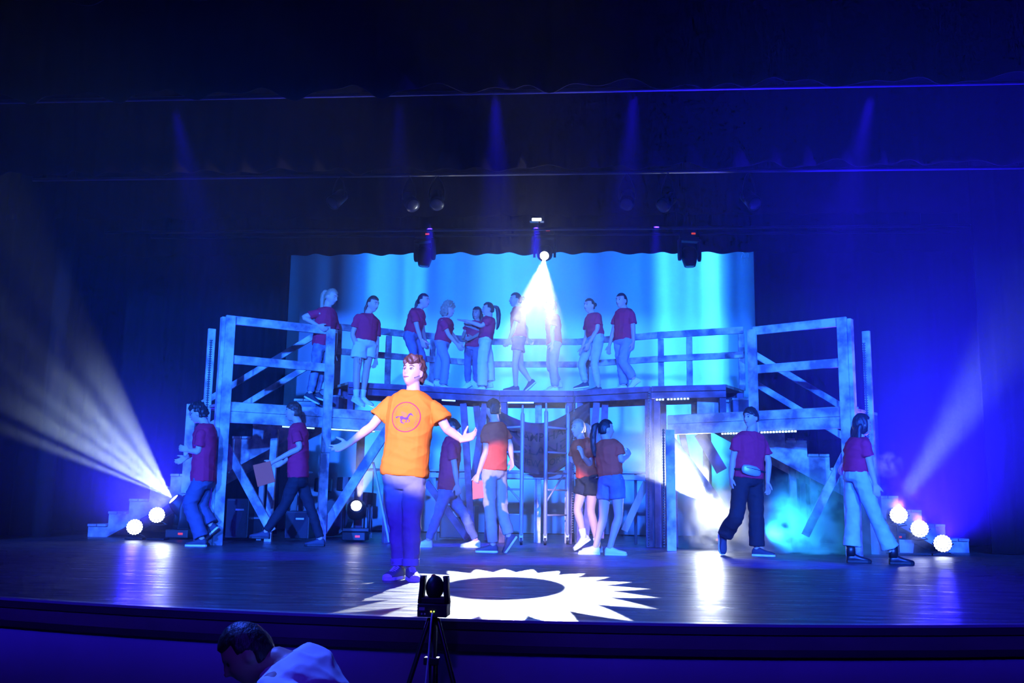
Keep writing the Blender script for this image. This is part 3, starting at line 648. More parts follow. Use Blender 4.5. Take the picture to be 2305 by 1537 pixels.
# par cans standing on the floor
for i, p in enumerate(FP):
    lab = ('lit round LED lamp on the floor under the left stairs, the lower left one', 'lit round LED lamp on the floor under the left stairs, the upper right one',
           'lit round LED lamp on the right, the highest of the row of three', 'lit round LED lamp on the right, middle of the row of three', 'lit round LED lamp on the right, lowest and furthest right of the row of three')[i]
    t = thing('led_par_lamp', V((p.x, p.y + 0.08, 0)), lab, 'stage light'); d = V(((-0.05 if i > 1 else 0.12), -1, 0.0)).normalized(); d = (CAM + V((0, 0, 0.8)) - p).normalized(); B = basis(d); r = 0.105
    m = MB(); m.loft([(p - d * y, B.col[0] * q, B.col[2] * q) for y, q in ((0.16, 0.06), (0.15, 0.085), (0.05, 0.108), (0.0, 0.112))], 28); m.build('lamp_can', blackmetal, t, smooth=True)
    m = MB(); R3 = Matrix((B.col[0], B.col[2], B.col[1])).transposed()
    pts = [(0, 0)] + [(r * 0.27 * math.cos(a), r * 0.27 * math.sin(a)) for a in [k * math.pi / 3 for k in range(6)]] + [(r * 0.56 * math.cos(a), r * 0.56 * math.sin(a)) for a in [k * math.pi / 6 for k in range(12)]] + [(r * 0.88 * math.cos(a), r * 0.88 * math.sin(a)) for a in [k * math.pi / 9 for k in range(18)]]
    for x, y in pts: m.ball(p + d * 0.012 + B.col[0] * x + B.col[2] * y, (0.0165, 0.0165, 0.008), R3, 12, 6)
    m.build('led_cluster', led_b, t, smooth=True)
    base = V((p.x, p.y + 0.08, 0.0)); pz = p.z
    m = MB()
    if pz > 0.35: m.cyl(base + V((0, 0, 0.03)), base + V((0, 0, pz - 0.12)), 0.015, n=10)
    m.box(base + V((0, 0, 0.015)), (0.26, 0.18, 0.02))
    m.tube([p - d * .07 - B.col[0] * 0.12, base + V((-0.12, 0, max(0.03, pz - 0.13))), base + V((0.12, 0, max(0.03, pz - 0.13))), p - d * .07 + B.col[0] * 0.12], 0.01, 8, True, 2)
    m.build('bracket', blackmetal, t)
# small hanging lanterns dimly visible under the second border
for i, (px, py) in enumerate(((762, 446), (921, 452), (983, 448), (1412, 447), (1503, 452), (1687, 447))):
    p = atY(px, py, 12.3); d = V(((-0.4, 0.6, 0.1, -0.1, -0.6, 0.4)[i], -0.7, -0.75)).normalized(); B = basis(d)
    t = thing('hanging_lantern', p, '', 'stage light', None)
    t['label'] = ('leftmost', 'second from left', 'third from left', 'third from right', 'second from right', 'rightmost')[i] + ' of the six small dark lanterns hanging under the second border'
    m = MB(); m.loft([(p + d * y, B.col[0] * q, B.col[2] * q) for y, q in ((-0.14, 0.05), (-0.10, 0.085), (0.06, 0.09), (0.14, 0.10))], 20); m.build('lamp_can', blackmetal, t, smooth=True)
    m = MB(); m.ball(p + d * 0.14, (0.09, 0.09, 0.015), Matrix((B.col[0], B.col[2], B.col[1])).transposed(), 18, 6); m.build('lens', mat('lantern_glass', (0.03, 0.035, 0.05), 0.25), t, smooth=True)
    m = MB(); zt_ = atY(1150, 391, 12.3).z; m.tube([p - B.col[0] * 0.1, p - B.col[0] * 0.1 + V((0, 0, 0.12)), V((p.x, p.y, zt_)), p + B.col[0] * 0.1 + V((0, 0, 0.12)), p + B.col[0] * 0.1], 0.01, 8, True, 2); m.build('yoke', blackmetal, t)
# lit led lamp visible between the third and fourth borders
p = atY(1208, 494, 14.35); t = thing('led_bar_lamp', p, 'small lit rectangular lamp under the third border above the white beam', 'stage light')
m = MB(); m.box(p + V((0, 0.06, 0.05)), (0.22, 0.12, 0.14)); m.build('housing', blackmetal, t, bevel=0.008); m = MB(); m.box(p, (0.145, 0.015, 0.045)); m.build('lens', led_b, t, bevel=0.01)
m = MB(); m.cyl(p + V((0.04, 0.02, 0.0)), p + V((0.04, 0.0, -0.17)), 0.015, n=10); m.build('clamp', blackmetal, t)

# moving head on a stand in front of the stage
Y0 = 4.93; hc = atY(979, 1322, Y0); t = thing('stand_light', V((hc.x, Y0, -1.15)), 'small black moving light on a tripod stand in front of the stage', 'stage light')
q = 1 / (FPX / Y0)
bx = atY(977, 1371, Y0)
m = MB(); m.box(bx, (0.145, 0.13, 0.062)); m.build('base', blackplastic, t, bevel=0.004)
m = MB(); m.box(bx + V((0, 0, 0.045)), (0.12, 0.09, 0.03)); m.build('yoke', blackplastic, t, bevel=0.006)
for s in (-1, 1):
    m = MB(); m.loft([(bx + V((s * w, 0, z)), V((0.013, 0, 0)), V((0, 0.04, 0))) for z, w in ((0.03, 0.066), (0.10, 0.060), (0.145, 0.058), (0.16, 0.056))], 14, 4.0); m.build('yoke_arm', blackplastic, t, smooth=True)
m = MB(); m.ball(hc + V((0, 0.0, 0.0)), (0.043, 0.06, 0.058), basis(V((0.25, 1, 0.35))), 24, 16); hd_ = m.build('lamp_head', blackplastic, t, smooth=True)
m = MB(); m.tube([hc + V((0.012 * math.cos(a) * 0, 0, 0)) + V((-0.01, 0.015 + 0.052 * math.sin(a), 0.052 * math.cos(a))) for a in [i * math.pi / 12 - 0.6 for i in range(17)]], 0.012, 8, True, 1); m.build('red_band', mat('red_plastic_band', (0.5, 0.05, 0.04), 0.4), hd_, smooth=True)
m = MB(); m.box(bx + V((-0.05, -0.067, 0.008)), (0.028, 0.004, 0.014)); m.build('display', mat('pale_panel', (0.4, 0.42, 0.5), 0.4), t)
for x, mt in ((-0.004, led_y), (0.010, led_g)):
    m = MB(); m.ball(bx + V((x, -0.067, -0.004)), (0.0035, 0.003, 0.0035), None, 10, 6); m.build('indicator', mt, t)
m = MB()
for x in (-0.05, -0.035): m.ball(bx + V((x, -0.067, -0.016)), (0.005, 0.004, 0.005), None, 10, 6)
m.build('button', mat('pale_button', (0.5, 0.5, 0.6), 0.4), t)
m = MB(); m.cyl((bx.x, Y0, -0.75), (bx.x, Y0, bx.z - 0.03), 0.018); m.build('pole', blackmetal, t, smooth=True)
m = MB(); m.box((bx.x - 0.005, Y0, bx.z - 0.245), (0.075, 0.05, 0.035)); m.build('collar', blackmetal, t, bevel=0.004)
for ax, ay in ((-0.36, -0.25), (0.38, -0.2), (0.02, 0.38), ):
    m = MB(); m.tube([(bx.x + ax * 0.06, Y0 + ay * 0.06, bx.z - 0.05), (bx.x + ax, Y0 + ay * .6, -1.14)], 0.012, 10, True, 1); m.build('leg', blackmetal, t, smooth=True)
    m = MB(); m.tube([(bx.x, Y0, -0.72), (bx.x + ax * 0.45, Y0 + ay * 0.3, -0.55)], 0.007, 8, True, 1); m.build('strut', blackmetal, t, smooth=True)
m = MB(); m.tube([bx + V((0.002, -0.068, -0.012)), bx + V((0.0, -0.085, -0.06)), bx + V((-0.008, -0.08, -0.2)), bx + V((-0.022, -0.08, -0.4)), bx + V((-0.03, -0.08, -0.65)), V((bx.x - 0.05, Y0 - 0.12, -1.13)), V((bx.x - 0.6, Y0 + 0.1, -1.14))], 0.0045, 8, True, 4)
tag(m.build('power_cable', mat('pale_blue_cable', (0.55, 0.6, 0.8), 0.4), smooth=True), 'pale cable hanging from the small light on the tripod in front of the stage', 'cable')

# ------------------------------------------------------------------ band gear and speakers in the wings
def cabinet(px, py0, py1, w, Y, label, d=0.4, nm='speaker_cabinet'):
    a = atY(px, py1, Y); b = atY(px, py0, Y); h = b.z - a.z; t = thing(nm, V((a.x, Y + d / 2, max(a.z, 0))), label, 'speaker'); z0 = max(a.z, 0)
    m = MB(); m.box((a.x, Y + d / 2, z0 + h / 2), (w, d, h)); m.build('box_body', blackplastic, t, bevel=0.012)
    m = MB(); m.box((a.x, Y - 0.008, z0 + h / 2), (w * 0.88, 0.012, h * 0.9)); m.build('grille', mat('grey_grille_cloth', (0.03, 0.03, 0.04), 0.9, bump=0.5, bscale=200), t)
    m = MB(); m.box((a.x + w * 0.12, Y - 0.018, z0 + h * 0.72), (0.12, 0.006, 0.025)); m.build('badge', mat('silver_badge', (0.5, 0.5, 0.55), 0.3, 0.7), t)
    return t
cabinet(531, 1122, 1211, 0.33, 13.75, 'tall black speaker cabinet behind the left tower leg'); cabinet(572, 1148, 1211, 0.26, 14.0, 'smaller black speaker cabinet right of the tall one behind the left tower')
cabinet(667, 1150, 1212, 0.36, 14.1, 'wide black speaker cabinet behind the legs of the walking man with the red card')
# drum kit
dk = V((-3.3, 15.7, 0)); t = thing('drum_kit', dk, 'dark drum kit standing under the left staircase', 'drums')
m = MB(); m.cyl(dk + V((0, -0.2, 0.3)), dk + V((0, 0.2, 0.3)), 0.28, n=28); m.build('bass_drum', blackmetal, t, smooth=False)
for x, z, r in ((-0.2, 0.72, 0.14), (0.18, 0.74, 0.15), (0.5, 0.5, 0.18)):
    m = MB(); m.cyl(dk + V((x, 0, z)), dk + V((x, 0.02, z + 0.2)), r, n=22); m.cyl(dk + V((x, 0, 0.0)), dk + V((x, 0, z)), 0.012, n=8); m.build('tom_drum', blackmetal, t)
for x, z in ((-0.6, 1.02), (0.62, 1.08)):
    m = MB(); m.loft([(dk + V((x, 0, z)), V((0.22, 0, 0)), V((0, 0.21, 0.03))), (dk + V((x, 0, z + 0.025)), V((0.05, 0, 0)), V((0, 0.05, 0)))], 24); m.build('cymbal', steel, t, smooth=True)
    m = MB(); m.cyl(dk + V((x, 0, 0)), dk + V((x, 0, z)), 0.012, n=8); m.build('cymbal_stand', steel, t)
# dark case with handles under the left stairs
m = MB(); p = atY(440, 1130, 14.9)
t = thing('equipment_case', V((p.x, 14.9, 0)), 'dark equipment case in the wing behind the man at far left', 'case'); m.box((p.x, 14.9, 0.25), (0.5, 0.4, 0.5)); m.build('case_body', blackplastic, t, bevel=0.01)
# bucket near the boots at right
p = atZ(2045, 1248); t = thing('bucket', p, 'pale plastic bucket on the floor behind the front boot of the woman at right', 'bucket')
m = MB(); m.loft([(p + V((0, 0.15, z)), V((r, 0, 0)), V((0, r, 0))) for z, r in ((0.0, 0.10), (0.17, 0.125))], 24); m.build('bucket_body', mat('pale_plastic', (0.6, 0.6, 0.62), 0.5), t, smooth=False)
m = MB(); m.loft([(p + V((0, 0.15, z)), V((0.132, 0, 0)), V((0, 0.132, 0))) for z in (0.17, 0.185)], 24); m.build('rim', mat('pale_plastic', (0.6, 0.6, 0.62), 0.5), t)

# ------------------------------------------------------------------ haze and fog
def vol(name, c, size, dens, aniso, label, noise_fn=None, color=(1, 1, 1), shape='box'):
    m = MB()
    if shape == 'box': m.box(c, size)
    else: m.ball(c, [s / 2 for s in size], None, 24, 14)
    mt = bpy.data.materials.new(name); mt.use_nodes = True; nt = mt.node_tree; nt.nodes.clear()
    out = nt.nodes.new('ShaderNodeOutputMaterial'); vs = nt.nodes.new('ShaderNodeVolumeScatter'); vs.inputs['Color'].default_value = (*color, 1)
    vs.inputs['Density'].default_value = dens; vs.inputs['Anisotropy'].default_value = aniso; nt.links.new(vs.outputs[0], out.inputs['Volume'])
    if noise_fn is not None and 'fog' in name: mt.cycles.volume_step_rate = 0.22
    if noise_fn: noise_fn(nt, vs, V(c), V(size), dens)
    o = m.build(name, mt); tag(o, label, 'haze', kind='stuff'); return o, mt
def fog_noise(scale, thr, fade=1.0):
    def fn(nt, vs, c, size, dens):
        N = lambda t: nt.nodes.new(t); L = nt.links.new
        tc = N('ShaderNodeTexCoord'); no = N('ShaderNodeTexNoise'); no.inputs['Scale'].default_value = scale; no.inputs['Detail'].default_value = 4; no.inputs['Distortion'].default_value = 0.4; L(tc.outputs['Object'], no.inputs['Vector'])
        mp = N('ShaderNodeVectorMath'); mp.operation = 'SUBTRACT'; mp.inputs[1].default_value = c; L(tc.outputs['Object'], mp.inputs[0])
        dv = N('ShaderNodeVectorMath'); dv.operation = 'DIVIDE'; dv.inputs[1].default_value = size / 2; L(mp.outputs[0], dv.inputs[0])
        ln = N('ShaderNodeVectorMath'); ln.operation = 'LENGTH'; L(dv.outputs[0], ln.inputs[0])
        fl = N('ShaderNodeMapRange'); fl.inputs[1].default_value = 1.0; fl.inputs[2].default_value = 0.25; fl.inputs[3].default_value = 0; fl.inputs[4].default_value = 1; L(ln.outputs['Value'], fl.inputs[0])
        nr = N('ShaderNodeMapRange'); nr.inputs[1].default_value = thr; nr.inputs[2].default_value = thr + 0.28; nr.inputs[3].default_value = 0.0; nr.inputs[4].default_value = 1; L(no.outputs[0], nr.inputs[0])
        a = N('ShaderNodeMath'); a.operation = 'MULTIPLY'; L(fl.outputs[0], a.inputs[0]); L(nr.outputs[0], a.inputs[1])
        b = N('ShaderNodeMath'); b.operation = 'MULTIPLY'; b.inputs[1].default_value = dens; L(a.outputs[0], b.inputs[0]); L(b.outputs[0], vs.inputs['Density'])
    return fn
vol('stage_haze', (0, 12.15, 3.5), (17.0, 12.6, 6.9), 0.006, 0.3, 'thin even haze hanging over the whole stage')
def soft_fn(nt, vs, c, size, dens):
    N = lambda t: nt.nodes.new(t); L = nt.links.new
    tc = N('ShaderNodeTexCoord'); mp = N('ShaderNodeVectorMath'); mp.operation = 'SUBTRACT'; mp.inputs[1].default_value = c; L(tc.outputs['Object'], mp.inputs[0])
    dv = N('ShaderNodeVectorMath'); dv.operation = 'DIVIDE'; dv.inputs[1].default_value = size / 2; L(mp.outputs[0], dv.inputs[0])
    ln = N('ShaderNodeVectorMath'); ln.operation = 'LENGTH'; L(dv.outputs[0], ln.inputs[0])
    fl = N('ShaderNodeMapRange'); fl.interpolation_type = 'SMOOTHSTEP'; fl.inputs[1].default_value = 1.0; fl.inputs[2].default_value = 0.0; fl.inputs[3].default_value = 0; fl.inputs[4].default_value = dens; L(ln.outputs['Value'], fl.inputs[0]); L(fl.outputs[0], vs.inputs['Density'])
for nm, c, size, dn, lab in (('added_beam_haze', ML + (MLT - ML).normalized() * 1.0, (4.6, 3.6, 4.2), 0.11, 'added thicker haze brightening the fan of beams at left'),
                             ('added_beam_haze', MH + (MT - MH).normalized() * 2.6, (3.0, 7.0, 4.6), 0.05, 'added thicker haze brightening the white beam over the bridge'),
                             ('added_beam_haze', MS + V((0.9, -0.5, 1.3)), (4.6, 3.4, 6.0), 0.07, 'added wide haze catching blue light above the floor lamps at right'),
                             ('added_beam_haze', MR + V((-0.4, -0.4, 0.6)), (2.6, 2.2, 2.6), 0.22, 'added thick haze brightening the blazing floor light in the fog'),
                             ('added_beam_haze', MM + V((0.2, -0.3, 0.5)), (1.3, 1.2, 1.6), 0.14, 'small added haze glowing above the floor light behind the lead actor')):
    vol(nm, c, size, dn, 0.25, lab, soft_fn, shape='ball')  # extra haze pockets, added so beams glow near their lamps and then fade
f1 = atY(1790, 1150, 13.6); vol('ground_fog', (f1.x + 0.1, 13.35, 0.25), (3.3, 1.5, 1.7), 9.0, 0.2, 'low bank of glowing fog on the floor under the right tower', fog_noise(4.5, 0.42), shape='ball')
f2 = atY(1605, 1165, 13.45); vol('fog_burst', (f2.x, MR.y - 0.12, 0.46), (1.2, 1.0, 1.4), 12.0, 0.3, 'dense white burst of fog around the blazing floor light', fog_noise(7.0, 0.42), shape='ball')
f3 = atY(1998, 1045, 12.6); vol('fog_wisp', f3, (0.42, 0.3, 0.36), 4.0, 0.2, 'small curl of fog in the air right of the woman in boots', fog_noise(7.0, 0.45), (0.25, 0.9, 1.0), shape='ball')  # cyan light put into the fog's own scatter colour
# ------------------------------------------------------------------ people
G = lambda a, b, s, t: math.exp(-(a / s) ** 2 - (b / t) ** 2)
def head_fn(k):
    def fn(d, p):
        x, y, z = p.x / k, p.y / k, p.z / k
        t = min(1, max(0, -z / 0.115))
        x *= 1 - 0.30 * t ** 1.5
        if y < 0: y *= 1 - 0.5 * t
        else: y = y * 0.95 + 0.022 * t * t
        if d.y > 0.05:
            ax = abs(x)
            y += 0.027 * G(x, z + 0.024, 0.010, 0.014) + 0.015 * G(x, z + 0.004, 0.008, 0.020)
            y -= 0.016 * G(ax - 0.031, z - 0.008, 0.016, 0.011)
            y += 0.007 * G(ax - 0.028, z - 0.029, 0.020, 0.008)
            y += 0.006 * G(x, z + 0.056, 0.020, 0.005) + 0.005 * G(x, z + 0.067, 0.016, 0.005) - 0.003 * G(x, z + 0.0615, 0.022, 0.003)
            y += 0.009 * G(x, z + 0.095, 0.020, 0.014) + 0.004 * G(ax - 0.042, z + 0.03, 0.02, 0.02)
        return V((x, y, z)) * k
    return fn
def hair_fn(k, hl=0.052, back=-0.075, side=0.022, vol=0.012, rough=0.006, fr=45, seed=0):
    def fn(d, p):
        x, y, z = p.x / k, p.y / k, p.z / k
        sd_ = side if (z > 0.018 or back < -0.07) else side - 0.05 * min(1, (0.018 - z) / 0.02)
        a = max(z - hl + (0.012 if rough > .005 else 0.003) * math.sin(x * 90 + seed), sd_ - y)
        a = min(a, z - (back if y < 0 else (back + (y + 0.0) * 1.2)))
        h = min(1, max(0, (a + 0.006) / 0.012))
        n = noise.noise(V((x * fr, y * fr, z * fr * 0.7 + seed)))
        q = 0.90 + h * (0.10 + vol / 0.09) + h * rough / 0.09 * n
        return V((x * q, y * q, z * q)) * k
    return fn
def smoothM(Fd, Ud):
    Fd = Fd.normalized(); L = Ud.cross(-Fd); L = Fd.cross(Ud) * -1
    L.normalize(); U = L.cross(Fd) * -1
    if U.dot(Ud) < 0: U = -U
    return L, Fd, U
def hand(m, w, d, pn, left, s, curl=(10, 18, 15), spread=4, fr=1.0, thumb=0.9):
    d = d.normalized(); pn = (pn - d * pn.dot(d)).normalized(); th = d.cross(pn) * (-1 if left else 1)
    s *= 0.98
    m.loft([(w - d * 0.02 * s, th * 0.024 * s, pn * 0.019 * s), (w + d * 0.01 * s, th * 0.027 * s, pn * 0.017 * s), (w + d * 0.045 * s + th * 0.004 * s, th * 0.040 * s, pn * 0.016 * s), (w + d * 0.085 * s, th * 0.041 * s, pn * 0.013 * s), (w + d * 0.097 * s, th * 0.036 * s, pn * 0.010 * s)], 16, 2.6)
    for i, (off, ln) in enumerate(((0.031, 0.072), (0.0105, 0.080), (-0.0105, 0.074), (-0.031, 0.058))):
        a = w + d * (0.088 - 0.006 * (i in (0, 3))) * s + th * off * s; q = (Matrix.Rotation(math.radians(spread * (1.5 - i)) * (1 if d.cross(pn).dot(th) < 0 else -1), 3, pn) @ d)
        pts = [a - q * 0.012 * s, a]; dirc = q; ang = 0
        for sg, c in zip((0.45, 0.31, 0.24), curl):
            ang += math.radians(c * (1 + 0.12 * i)); dirc = q * math.cos(ang) + pn * math.sin(ang); pts.append(pts[-1] + dirc * ln * sg * s)
        m.tube(pts, [0.0098 * s * fr, 0.0096 * s * fr, 0.0088 * s * fr, 0.0082 * s * fr, 0.0072 * s * fr], 9, True, 1)
    b = w + d * 0.022 * s + th * 0.026 * s
    t1 = (d * (1 - 0.55 * thumb) + th * (0.35 + 0.55 * thumb) + pn * 0.25).normalized(); t2 = (t1 + d * 0.35).normalized()
    m.tube([b - t1 * 0.01 * s, b + t1 * 0.035 * s, b + t1 * 0.035 * s + t2 * 0.03 * s, b + t1 * 0.035 * s + t2 * 0.052 * s], [0.0145 * s, 0.0125 * s * fr, 0.0105 * s * fr, 0.0088 * s * fr], 9, True, 2)
def shoe(parent, A, F, U, s, mt, sole, boot=0.0, laces=None):
    F = F.normalized(); U = (U - F * U.dot(F)).normalized(); X = F.cross(U); b = A - U * 0.082 * s
    secs = [(-0.058, 0.022, 0.062), (-0.045, 0.033, 0.085), (-0.01, 0.037, 0.098), (0.03, 0.038, 0.096), (0.065, 0.040, 0.078), (0.105, 0.045, 0.062), (0.15, 0.047, 0.052), (0.185, 0.040, 0.042), (0.205, 0.024, 0.034)]
    m = MB()
    m.loft([(b + F * f * s + U * (h / 2 + 0.008) * s, X * w_ * s, U * (h / 2) * s) for f, w_, h in secs], 16, 2.5)
    if boot: m.loft([(b + U * (0.07 + q * boot) * s - F * 0.008 * s, X * 0.042 * s, F * 0.05 * s) for q in (0, 0.5, 1)], 16, 2.3)
    o = m.build('boot' if boot else 'shoe', mt, parent, smooth=True)
    m = MB(); out = [(-0.062, 0.0), (-0.055, 0.028), (-0.02, 0.038), (0.05, 0.037), (0.11, 0.047), (0.16, 0.049), (0.195, 0.038), (0.212, 0.015)]
    poly = [b + F * f * s + X * w_ * s for f, w_ in out] + [b + F * f * s - X * w_ * s for f, w_ in out[::-1]]
    m.prism(poly, U * (0.030 if boot else 0.024) * s); m.build('sole', sole, o, bevel=0.004)
    if laces:
        m = MB()
        for i in range(6):
            f = 0.045 + i * 0.017; h = 0.098 - i * 0.0085; c = b + F * f * s + U * h * s
            for q in (-1, 1): m.tube([c - X * 0.024 * s * q - U * .006 * s, c + F * 0.006 * s + U * 0.004 * s, c + X * 0.024 * s * q + F * 0.010 * s - U * .006 * s], 0.003 * s, 6, True, 2)
        m.build('laces', laces, o, smooth=True)
        m = MB(); m.ball(b + F * 0.185 * s + U * 0.028 * s, (0.040 * s, 0.032 * s, 0.022 * s), Matrix((X, F, U)).transposed()); m.build('toe_cap', laces, o, smooth=True)
    return o
def yawv(deg): a = math.radians(deg); return V((math.sin(a), -math.cos(a), 0))
def person(label, Y0, z0, yaw, head, neck, pelvis, armR, armL, legR, legL, s=1.0, hyaw=None, hpitch=0, htilt=0, hair='short', hmat=None, skin=None,
           shirt=None, hem=-0.16, legs=None, style='straight', shirt_red=None, sock=None, shoemat=None, solemat=None, boot=0, fine=False, wd=1.0, handR={}, handL={}, lacemat=None, byaw=None,
           sleeve=0.62, face=True, sleeve_r=1.0, shz=0.81):
    skin = skin or hskin; hmat = hmat or hdark; shirt = shirt or (orange2 if (z0 == 0 and -1.2 < atY(*pelvis, Y0).x < 1.3) else redc); shoemat = shoemat or whiteshoe; solemat = solemat or white; legs = legs or denim  # followspot zone gets orange2, elsewhere the blue-wash copy of that shirt
    bust = wd
    Fv = yawv(yaw); Lv = V((-Fv.y, Fv.x, 0))
    assert abs(Lv.dot(V((math.cos(math.radians(yaw)), math.sin(math.radians(yaw)), 0))) - 1) < 1e-5
    Hp = atY(*head, Y0); N = atY(*neck, Y0); P = atY(*pelvis, Y0)
    root = thing('person', V((P.x, P.y, z0)), label, 'person', None)
    up = (N - P).normalized(); ln = (N - P).length
    Fs = (Fv - up * Fv.dot(up)).normalized(); Ls = Fs.cross(up) * -1
    if Ls.dot(Lv) < 0: Ls = -Ls
    sp = lambda t: P + up * ln * t
    sh = {1: sp(shz) + Ls * 0.165 * s * wd, -1: sp(shz) - Ls * 0.165 * s * wd}
    hip = {1: P - up * 0.03 * s + Lv * 0.088 * s, -1: P - up * 0.03 * s - Lv * 0.088 * s}
    def pt(q, base):
        return atY(q[0], q[1], base.y + (q[2] if len(q) > 2 else 0.0))
    A, Lg = {}, {}
    for side, arm, leg in ((1, armL, legL), (-1, armR, legR)):
        if arm:
            e = pt(arm[0], sh[side]); w_ = atY(arm[1][0], arm[1][1], e.y + (arm[1][2] if len(arm[1]) > 2 else 0.0))
            h_ = atY(arm[2][0], arm[2][1], w_.y + (arm[2][2] if len(arm[2]) > 2 else 0.0)) if len(arm) > 2 else w_ + (w_ - e)
            A[side] = (e, w_, h_)
        k = pt(leg[0], hip[side]); a = atY(leg[1][0], leg[1][1], k.y + (leg[1][2] if len(leg[1]) > 2 else 0.0))
        a_ = a.copy()
        flat = a.z < z0 + 0.17 * s and not (len(leg) > 3 and leg[3])
        if flat: a.z = z0 + 0.083 * s
        a.z = max(a.z, z0 + 0.083 * s)
        toe = atY(leg[2][0], leg[2][1], a.y + (leg[2][2] if len(leg[2]) > 2 else 0.0))
        Fd = toe - (a_ if not flat else V((a_.x, a.y, toe.z)))
        U = V((0, 0, 1))
        if flat: 
            Fd.z = 0
        else: U = (k - a).normalized(); Fd = toe - (a - U * 0.05 * s)
        Lg[side] = (k, a, Fd.normalized(), U)
    vox = 0.0065 if fine else 0.0085
    fr = 1.0 if fine else 1.1
    hy = yaw if hyaw is None else hyaw
    hf = yawv(hy); hf = (hf * math.cos(math.radians(hpitch)) + V((0, 0, 1)) * math.sin(math.radians(hpitch)))
    side_ = V((-hf.y, hf.x, 0)).normalized(); hu = side_.cross(hf) * -1
    if hu.z < 0: hu = -hu
    R = Matrix.Rotation(math.radians(htilt), 3, hf); side_ = R @ side_; hu = R @ hu
    HM = Matrix((side_, hf, hu)).transposed(); hk = s * 1.05
    HW = lambda x, y, z: Hp + HM @ (V((x, y, z)) * hk)
    m = MB(); m.ball(Hp, (0.074 * hk, 0.095 * hk, 0.115 * hk), HM, 48 if fine else 32, 40 if fine else 26, head_fn(hk))
    for q in (-1, 1): m.ball(HW(q * 0.073, -0.010, -0.010), (0.011 * hk, 0.018 * hk, 0.030 * hk), HM, 12, 8)
    nb = HW(0, -0.020, -0.07)
    m.tube([N - up * 0.05 * s, lerp(N, nb, 0.35), nb], [0.064 * s * wd ** .5, 0.055 * s, 0.054 * s], 16, True, 2)
    W = s * wd
    m.loft([(sp(t), Ls * a * W, Fs * b * W) for t, a, b in ((-0.16, 0.10, 0.08), (-0.06, 0.130, 0.092), (0.05, 0.130, 0.090), (0.33, 0.128, 0.088), (0.62, 0.145, 0.10), (0.80, 0.152, 0.098), (0.90, 0.125, 0.08), (0.97, 0.07, 0.06), (1.0, 0.055, 0.05))], 20)
    for side in A:
        e, w_, h_ = A[side]; S0 = sh[side]
        m.tube([sp(shz - .03) + Ls * side * 0.10 * s, S0 - up * .01 * s, lerp(S0, e, 0.5), e, lerp(e, w_, 0.3), lerp(e, w_, 0.7), w_], [0.045 * s, 0.047 * s, 0.043 * s, 0.036 * s, 0.038 * s, 0.031 * s, 0.024 * s], 14, True, 3)
        hd = handL if side == 1 else handR
        d = (h_ - w_).normalized()
        pn = hd.get('pn', -Ls * side + Fs * 0.2); pn = V(pn)
        hand(m, w_, d, pn, side == 1, s, hd.get('curl', (14, 22, 18)), hd.get('spread', 4), fr, hd.get('thumb', 0.5))
    for side in Lg:
        k, a, Fd, U = Lg[side]; h0 = hip[side]
        m.tube([h0, lerp(h0, k, 0.5), k, lerp(k, a, 0.3) - U.cross(Lv) * 0, lerp(k, a, 0.7), a], [0.082 * s, 0.073 * s, 0.052 * s, 0.055 * s, 0.040 * s, 0.036 * s], 16, True, 3)
    def fold_fn(amp, sd):
        def g(co, n):
            a = 1 - 2.2 * abs(noise.noise(V((co.x * 3.5 + co.z * 5, co.y * 4, co.z * 6 - co.x * 4 + sd))))
            b = 1 - 2.2 * abs(noise.noise(V((co.x * 9 + sd, co.y * 9, co.z * 2.2))))
            c = 1 - 2.2 * abs(noise.noise(V((co.x * 3, co.y * 3 + sd, co.z * 15 + co.x * 5))))
            return amp * (0.9 * a * abs(a) + 0.6 * b * abs(b) + 0.45 * c - 0.5)
        return g
    def sdisp(amp, f=8.0, sd=0.0, folds=False):
        if folds: return fold_fn(amp, sd)
        return lambda co, n: amp * (noise.noise(V((co.x * f, co.y * f, co.z * f * 0.6 + sd))) + 0.5 * noise.noise(V((co.x * f * 2.2 + co.z * f, co.y * f * 2.2, co.z * f * 1.3 + sd))))
    m.build('body', skin, root, voxel=vox, smit=1)
    # shirt
    m = MB(); hw = 0.028
    secs = [(hem, 0.150, 0.112), (hem + 0.03, 0.152, 0.113), (0.15, 0.148, 0.108), (0.33, 0.142, 0.104), (0.62, 0.152, 0.112), (0.80, 0.158, 0.106), (0.885, 0.150, 0.090), (0.945, 0.122, 0.076), (0.985, 0.084, 0.066), (1.0, 0.062, 0.058)]
    if hem > 0.0: secs = [(hem - .02, 0.125, 0.09), (hem, 0.138, 0.102)] + [q for q in secs if q[0] > hem + .05]
    m.loft([(sp(t), Ls * (a + hw * (0.7 if t < .9 else 0.4)) * W, Fs * (b + hw * 0.6) * W) for t, a, b in secs], 28, 2.3)
    for side in (1, -1):
        S0 = sh[side]; e = A[side][0] if side in A else S0 - up * 0.28 * s
        q = lerp(S0, e, sleeve); m.tube([sp(shz - .03) + Ls * side * 0.09 * s, S0 - up * 0.012 * s, lerp(S0, e, sleeve * 0.5), q], [0.050 * s, 0.054 * s, 0.060 * s * sleeve_r, 0.070 * s * sleeve_r], 18, False, 3)
    so = m.build('shirt', shirt, root, voxel=0.008 if fine else 0.011, smit=2, disp=sdisp(0.010, 7, len(label) * 1.37, True))
    # lower garment
    m = MB()
    m.loft([(sp(t), Lv * a * W, Fv * b * W) for t, a, b in ((0.21, 0.132, 0.092), (0.14, 0.143, 0.102), (0.05, 0.157, 0.113), (-0.06, 0.160, 0.118), (-0.17, 0.150, 0.115), (-0.24, 0.10, 0.09))], 24, 2.3)
